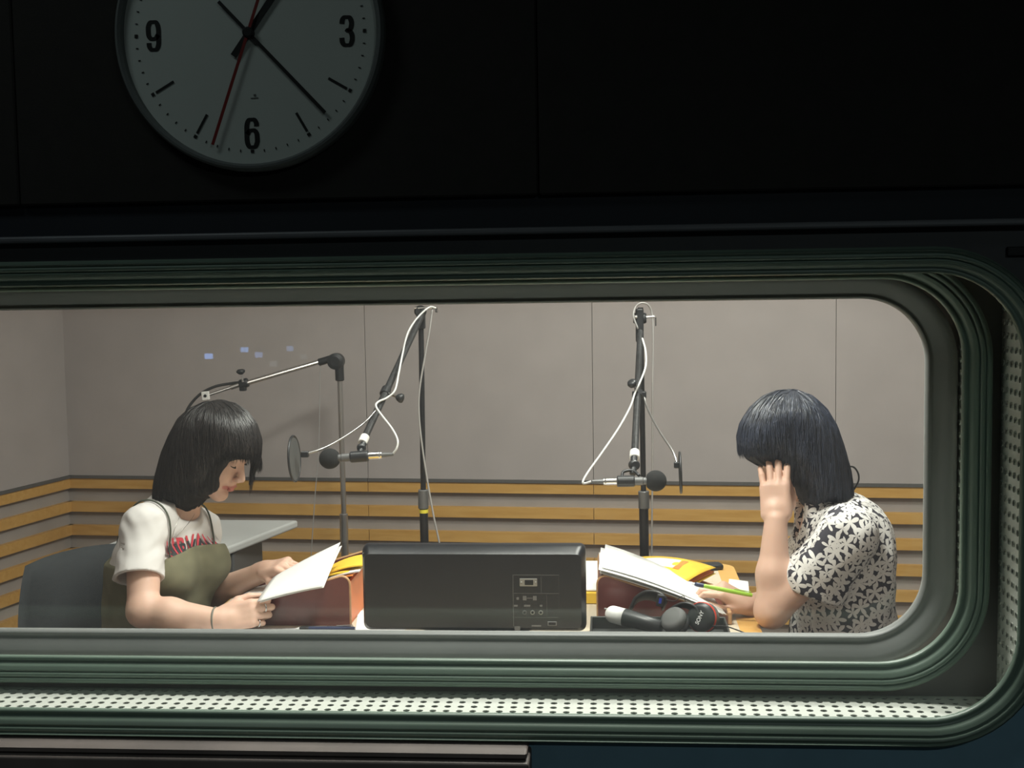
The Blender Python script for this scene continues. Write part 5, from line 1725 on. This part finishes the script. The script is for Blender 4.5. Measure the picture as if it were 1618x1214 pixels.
    K.cut(lambda X: (X[..., 2] - ztop) - .10 * ((X - chs) @ f) + .25 * np.abs((X - chs) @ l) ** 1.3, .002)
    K.cut(lambda X: -(X[..., 2] - .47))
    cami = mk('camisole', K.mesh(), M['olive'], root, smooth=True)
    sfn = multi([(lambda X, g=g: g(X) - .013, k) for g, k in torso] + [(lambda X: f_cone(sl_n0, sl_n1, .050, .064)(X) - .002, .03), (lambda X: f_cone(sl_f0, sl_f1, .058, .064)(X) - .002, .03)], .04)
    # shoulder straps
    for s, px in ((-1, [(264, 884), (263, 855), (255, 826), (243, 806), (226, 800), (206, 806), (190, 822), (180, 842), (178, 875)]), ):
        ys = [3.07, 3.06, 3.06, 3.07, 3.08, 3.10, 3.13, 3.16, 3.18]
        pts = smooth_path([P(x, y, yy) for (x, y), yy in zip(px, ys)], 6)
        V, _ = drape((pts, []), sfn, .0035)
        mk('strap', tube(V, .0024, 8), M['olive_cord'], cami, smooth=True)
    pts = smooth_path([P(x, y, yy) for x, y, yy in ((339, 862, 3.20), (334, 838, 3.24), (327, 812, 3.26), (318, 800, 3.29), (300, 800, 3.32), (285, 815, 3.36))], 6)
    V, _ = drape((pts, []), sfn, .0035)
    mk('strap', tube(V, .0024, 8), M['olive_cord'], cami, smooth=True)
    # chest print
    o_ = P(318, 862, 3.06)
    txt = text_vf('NIRVANA', .064, .72, 1.02, .0012)
    me = mesh_from('t', *txt); bm = bmesh.new(); bm.from_mesh(me); bpy.data.meshes.remove(me)
    bmesh.ops.triangulate(bm, faces=bm.faces)
    for _ in range(3):
        bmesh.ops.subdivide_edges(bm, edges=[e for e in bm.edges if e.calc_length() > .008], cuts=1)
        bmesh.ops.triangulate(bm, faces=[q_ for q_ in bm.faces if len(q_.verts) > 3])
    tv = (np.array([v.co[:] for v in bm.verts]), [[v.index for v in q_.verts] for q_ in bm.faces]); bm.free()
    cpt = chs + f2 * .16 + u2 * .108
    for m_, dx, off_ in (('print_red', .0, .0022), ('print_black', .0035, .0030)):
        vf = place(tv, cpt + l * dx, l, u2)
        if m_ == 'print_black':
            vf = place((tv[0] * np.array((1, .62, 1)), tv[1]), cpt + l * dx - u2 * .004, l, u2)
        mk('chest_print', drape(vf, sfn, off_), M[m_], shirt)
    # ring, bracelet, necklace
    j = jn[1]
    mk('ring', ring_around(j[0] * .45 + j[1] * .55, j[1] - j[0], .0098, .0022), M['silver'], body, smooth=True)
    j = jn[3]
    mk('ring', ring_around(j[0] * .45 + j[1] * .55, j[1] - j[0], .0086, .0018), M['silver'], body, smooth=True)
    ax = unit(wr_n - el_n)
    mk('bracelet', ring_around(wr_n - ax * .012, ax + np.array((0, .0, .15)), .0285, .0026), M['bangle'], body, smooth=True)
    pts = smooth_path([P(x, y, yy) for x, y, yy in ((300, 806, 3.11), (307, 832, 3.08), (313, 848, 3.07), (320, 832, 3.10), (323, 806, 3.16))], 6)
    V, _ = drape((pts, []), sfn, .0015)
    mk('necklace', tube(V, .0007, 6), M['silver'], body, smooth=True)
    # hair
    poly = [(326, 635), (345, 632), (366, 637), (386, 650), (401, 670), (410, 697), (409, 716), (398, 729), (384, 738), (366, 752), (352, 774), (340, 784), (328, 786), (317, 797), (303, 806), (285, 799), (268, 790), (246, 781), (252, 748), (261, 712), (272, 685), (286, 660), (304, 644)]
    carve = [(372, 726), (388, 722), (402, 733), (410, 770), (380, 812), (336, 812), (338, 782), (352, 776), (361, 760), (364, 740)]
    locks = [f_cone(P(398, 695, 3.26), P(404, 728, 3.265), .016, .012), f_cone(P(404, 728, 3.265), P(395, 766, 3.26), .012, .003)]
    hair_object(body, poly, Y0 - .005, .096, .075, carve, Y0 + .045, locks, M['hair_dark'], 4600, 4, tip=(.006, .026))
    lower_body(root, pel + np.array((0, 0, -.03)), f, l, .42, M['trousers'])
    return root

# ------------------------------------------------------------------ woman in the floral shirt
def woman_two():
    Y0 = 3.20
    pel = P(1338, 1085, Y0); wst = P(1330, 985, Y0); chs = P(1326, 892, Y0); c7 = P(1316, 812, Y0); hc = P(1254, 709, Y0)
    yaw = math.radians(180 + 4)
    f = np.array((math.cos(yaw), math.sin(yaw), 0)); l = np.array((-f[1], f[0], 0)); up = np.array((0, 0, 1.0))
    lean = math.radians(6)
    f2 = rot_axis(f, l, lean); u2 = rot_axis(up, l, lean); RT = np.column_stack([f2, l, u2])
    sh_n, el_n, wr_n = P(1338, 846, 3.04), P(1219, 966, 3.02), P(1226, 822, 3.065)
    sh_f, el_f, wr_f = P(1318, 846, 3.36), P(1262, 948, 3.33), P(1183, 956, 3.13)
    root = thing('person', 'seated woman in floral shirt resting her face on one hand', 'person', (pel[0], pel[1], 0))
    torso = [(f_ell(pel, (.12, .17, .12), RT), .05), (f_ell(wst + u2 * .02, (.105, .140, .14), RT), .05), (f_ell(chs, (.105, .150, .16), RT), .05),
             (f_ell(chs + f2 * .070 + l * .068, (.05, .055, .055), RT), .03), (f_ell(chs + f2 * .070 - l * .068, (.05, .055, .055), RT), .03),
             (f_cone(c7 - u2 * .045, sh_n, .060, .050), .04), (f_cone(c7 - u2 * .045, sh_f, .060, .050), .04)]
    arms = [(f_cone(sh_n, el_n, .050, .038), .03), (f_cone(el_n, el_n * .6 + wr_n * .4, .036, .0385), .025), (f_cone(el_n * .6 + wr_n * .4, wr_n, .0385, .027), .02),
            (f_cone(sh_f, el_f, .050, .040), .03), (f_cone(el_f, el_f * .65 + wr_f * .35, .038, .038), .02), (f_cone(el_f * .65 + wr_f * .35, wr_f, .038, .0265), .02)]
    R = head_frame(math.radians(180 + 6), math.radians(30))
    add, sub, add2, E, C = head_prims(hc, R)
    neck = [(f_cone(c7 + np.array((0, 0, -.02)), hc + R @ np.array((-.02, 0, -.05)), .056, .050), .03)]
    F = Field((P(1075, 900, 3.25)[0], 2.87, .60), (pel[0] + .22, 3.52, hc[2] + .14), .003)
    for fn, k in torso + neck + arms: F.op(fn, k)
    for fn, k in add: F.op(fn, k)
    for fn, k in sub: F.op(fn, k, 'sub')
    for fn, k in add2: F.op(fn, k)
    hn, jn = hand_prims(wr_n, P(1224, 765, 3.095) - wr_n, np.array((-.12, -1, .05)), np.array((1.0, 0, 0)),
                        [(.15, .45, .35), (.12, .50, .35), (.12, .55, .35), (.15, .55, .35)], [(.60, .45, -.65), (.85, .05, -.55), (.90, -.1, -.45)], spread=(.10, .03, -.05, -.14), sc=1.0)
    hf, jf = hand_prims(wr_f, P(1124, 924, 3.115) - wr_f, np.array((-.05, -.35, .95)), np.array((0, -1.0, -.3)),
                        [(.50, .80, .45), (.60, .90, .5), (.70, .95, .5), (.8, 1.0, .5)], [(.75, .55, -.35), (.96, .15, -.25), (.98, -.1, -.15)], spread=(.05, .0, -.04, -.08))
    for fn, k in hf: F.op(fn, k)
    # the raised hand is joined without melting into the face
    G = F.like()
    for fn, k in hn: G.op(fn, k)
    F.d = smin(F.d, G.d, .004)
    body = mk('body', F.mesh(), M['skin'], root, smooth=True)
    co = np.empty(len(body.data.vertices) * 3); body.data.vertices.foreach_get('co', co); co = co.reshape(-1, 3) + WORG[body]
    q = (co - hc) @ R / .96
    set_attr(body, 'lip', .8 * np.clip(1.4 - np.sqrt(((q[:, 1]) / .021) ** 2 + ((q[:, 2] + .0715) / .0095) ** 2), 0, .4) / .4 * (q[:, 0] > .07))
    for s in (-1, 1):
        pts = [hc + R @ (np.array((.0865 - abs(t) * .010, s * (.032 + t * .014), -.0055 + .004 * t * t)) * .96) for t in np.linspace(-1, 1, 9)]
        mk('eyelashes', tube(pts, [.0006, .0015, .0019, .0015, .0006], 6), M['lash'], body, smooth=True)
        pts = [hc + R @ (np.array((.0885 - .012 * max(t, 0) ** 1.5, s * (.030 + t * .017), .0205 + .003 * (1 - t * t))) * .96) for t in np.linspace(-1, 1, 9)]
        mk('eyebrow', tube(pts, [.0012, .0024, .0022, .0012], 6), M['hair_dark'], body, smooth=True)
    # shirt
    S = Field((chs[0] - .26, 2.92, .50), (chs[0] + .22, 3.50, c7[2] + .10), .0034)
    for fn, k in torso: S.op(fn, k, off=.014)
    S.op(f_ell(wst - u2 * .10 - f2 * .01, (.135, .165, .16), RT), .06)
    S.op(f_ell(chs - f2 * .045 + u2 * .02, (.085, .14, .15), RT), .05)
    S.op(f_cone(sh_n, sh_n * .40 + el_n * .60, .058, .056), .03)
    S.op(f_cone(sh_n, P(1287, 938, 3.04), .060, .067), .03)
    sf1 = sh_f * .35 + el_f * .65
    S.op(f_cone(sh_f, sf1, .062, .070), .03)
    S.op(f_cone(c7 + f2 * .005, c7 + f2 * .03 + u2 * .02, .070, .066), .02)
    S.disp(wrinkle(21, (40, 75, 130), .0042, (1.2, 1.2, .8)))
    dn = unit(np.array((-.34, 0, -.94))); cn = P(1284, 939, 3.04)
    def below_n(X): return np.maximum(np.maximum(-((X - cn) @ dn), np.linalg.norm(X - (cn + dn * .04), axis=-1) - .13), X[..., 1] - 3.13)
    below_n.bb = (cn - .17, cn + .17)
    # keep the torso when the sleeve is trimmed
    T = S.like()
    for fn, k in torso[:5]: T.op(fn, k, off=.012)
    T.op(f_ell(wst - u2 * .10 - f2 * .01, (.135, .165, .16), RT), .06)
    S.op(below_n, .004, 'sub')
    df = unit(el_f - sh_f); cf = sh_f * .42 + el_f * .58
    def below_f(X): return np.maximum(-((X - cf) @ df), np.linalg.norm(X - (cf + df * .06), axis=-1) - .115)
    below_f.bb = (cf - .17, cf + .17)
    S.op(below_f, .004, 'sub')
    S.op(f_cone(cn - dn * .05, cn + dn * .05, .040, .063), .003, 'sub')
    S.op(f_cone(cf - df * .06, cf + df * .05, .047, .064), .003, 'sub')
    S.d = np.minimum(S.d, T.d)
    S.op(f_cone(c7 + np.array((-.004, 0, -.005)), hc + R @ np.array((-.02, 0, -.06)), .060, .064), .004, 'sub')
    S.op(f_ell(c7 + f2 * .075 + u2 * .01, (.045, .035, .075), RT), .01, 'sub')
    S.cut(lambda X: -(X[..., 2] - .52))
    shirt = mk('floral_shirt', S.mesh(), M['floral'], root, smooth=True)
    co = np.empty(len(shirt.data.vertices) * 3); shirt.data.vertices.foreach_get('co', co); co = co.reshape(-1, 3) + WORG[shirt]
    nr = np.empty(len(co) * 3); shirt.data.vertices.foreach_get('normal', nr); nr = np.abs(nr.reshape(-1, 3)) * np.array((.85, 1.25, .9))
    dom = nr.argmax(axis=1)
    uu = np.where(dom == 0, co[:, 1] + 7.0, co[:, 0]); vv = np.where(dom == 2, co[:, 1] + 3.0, co[:, 2])
    set_attr(shirt, 'cloth_uv', np.column_stack([uu, vv, np.zeros(len(co))]), True)
    # hair and the cord loop at the nape
    poly = [(1232, 617), (1258, 616), (1283, 626), (1304, 645), (1320, 671), (1332, 705), (1341, 742), (1347, 778), (1340, 794), (1315, 799), (1290, 801), (1268, 797), (1256, 784), (1246, 764), (1232, 748), (1214, 738), (1196, 733), (1178, 723), (1166, 706), (1165, 689), (1171, 668), (1186, 645), (1207, 626)]
    hair, vol = hair_object(body, poly, Y0 - .005, .100, .080, None, None, (), M['hair_blue'], 4600, 8, tip=(.006, .026))
    mk('neck_cord', tube([P(1338, 738, 3.17), P(1348, 738, 3.17), P(1355, 746, 3.17), P(1357, 757, 3.17), P(1353, 768, 3.18), P(1345, 780, 3.19)], .0022, 8, n=6), M['cable_black'], shirt, smooth=True)
    lower_body(root, pel + np.array((0, 0, -.03)), f, l, .42, M['trousers'])
    # pen in the writing hand
    pen('lime green pen held in the hand of the woman in the floral shirt', P(1091, 922, 3.08), P(1189, 941, 3.06), ('green_pen', 'navy', 'white_plastic', 'green_pen'), .0052)
    return root

pers1 = woman_one()
pers2 = woman_two()
sp1 = P(226, 1110, 3.22); sp2 = P(1345, 1110, 3.2)
office_chair((sp1[0] - .01, sp1[1] + .02), math.radians(-40), 'dark grey office chair under the woman in the white t-shirt', .26, .47, (.49, .828))
office_chair((sp2[0] + .02, sp2[1]), math.radians(184), 'dark grey office chair under the woman in the floral shirt', .26, .47, (.50, .83))
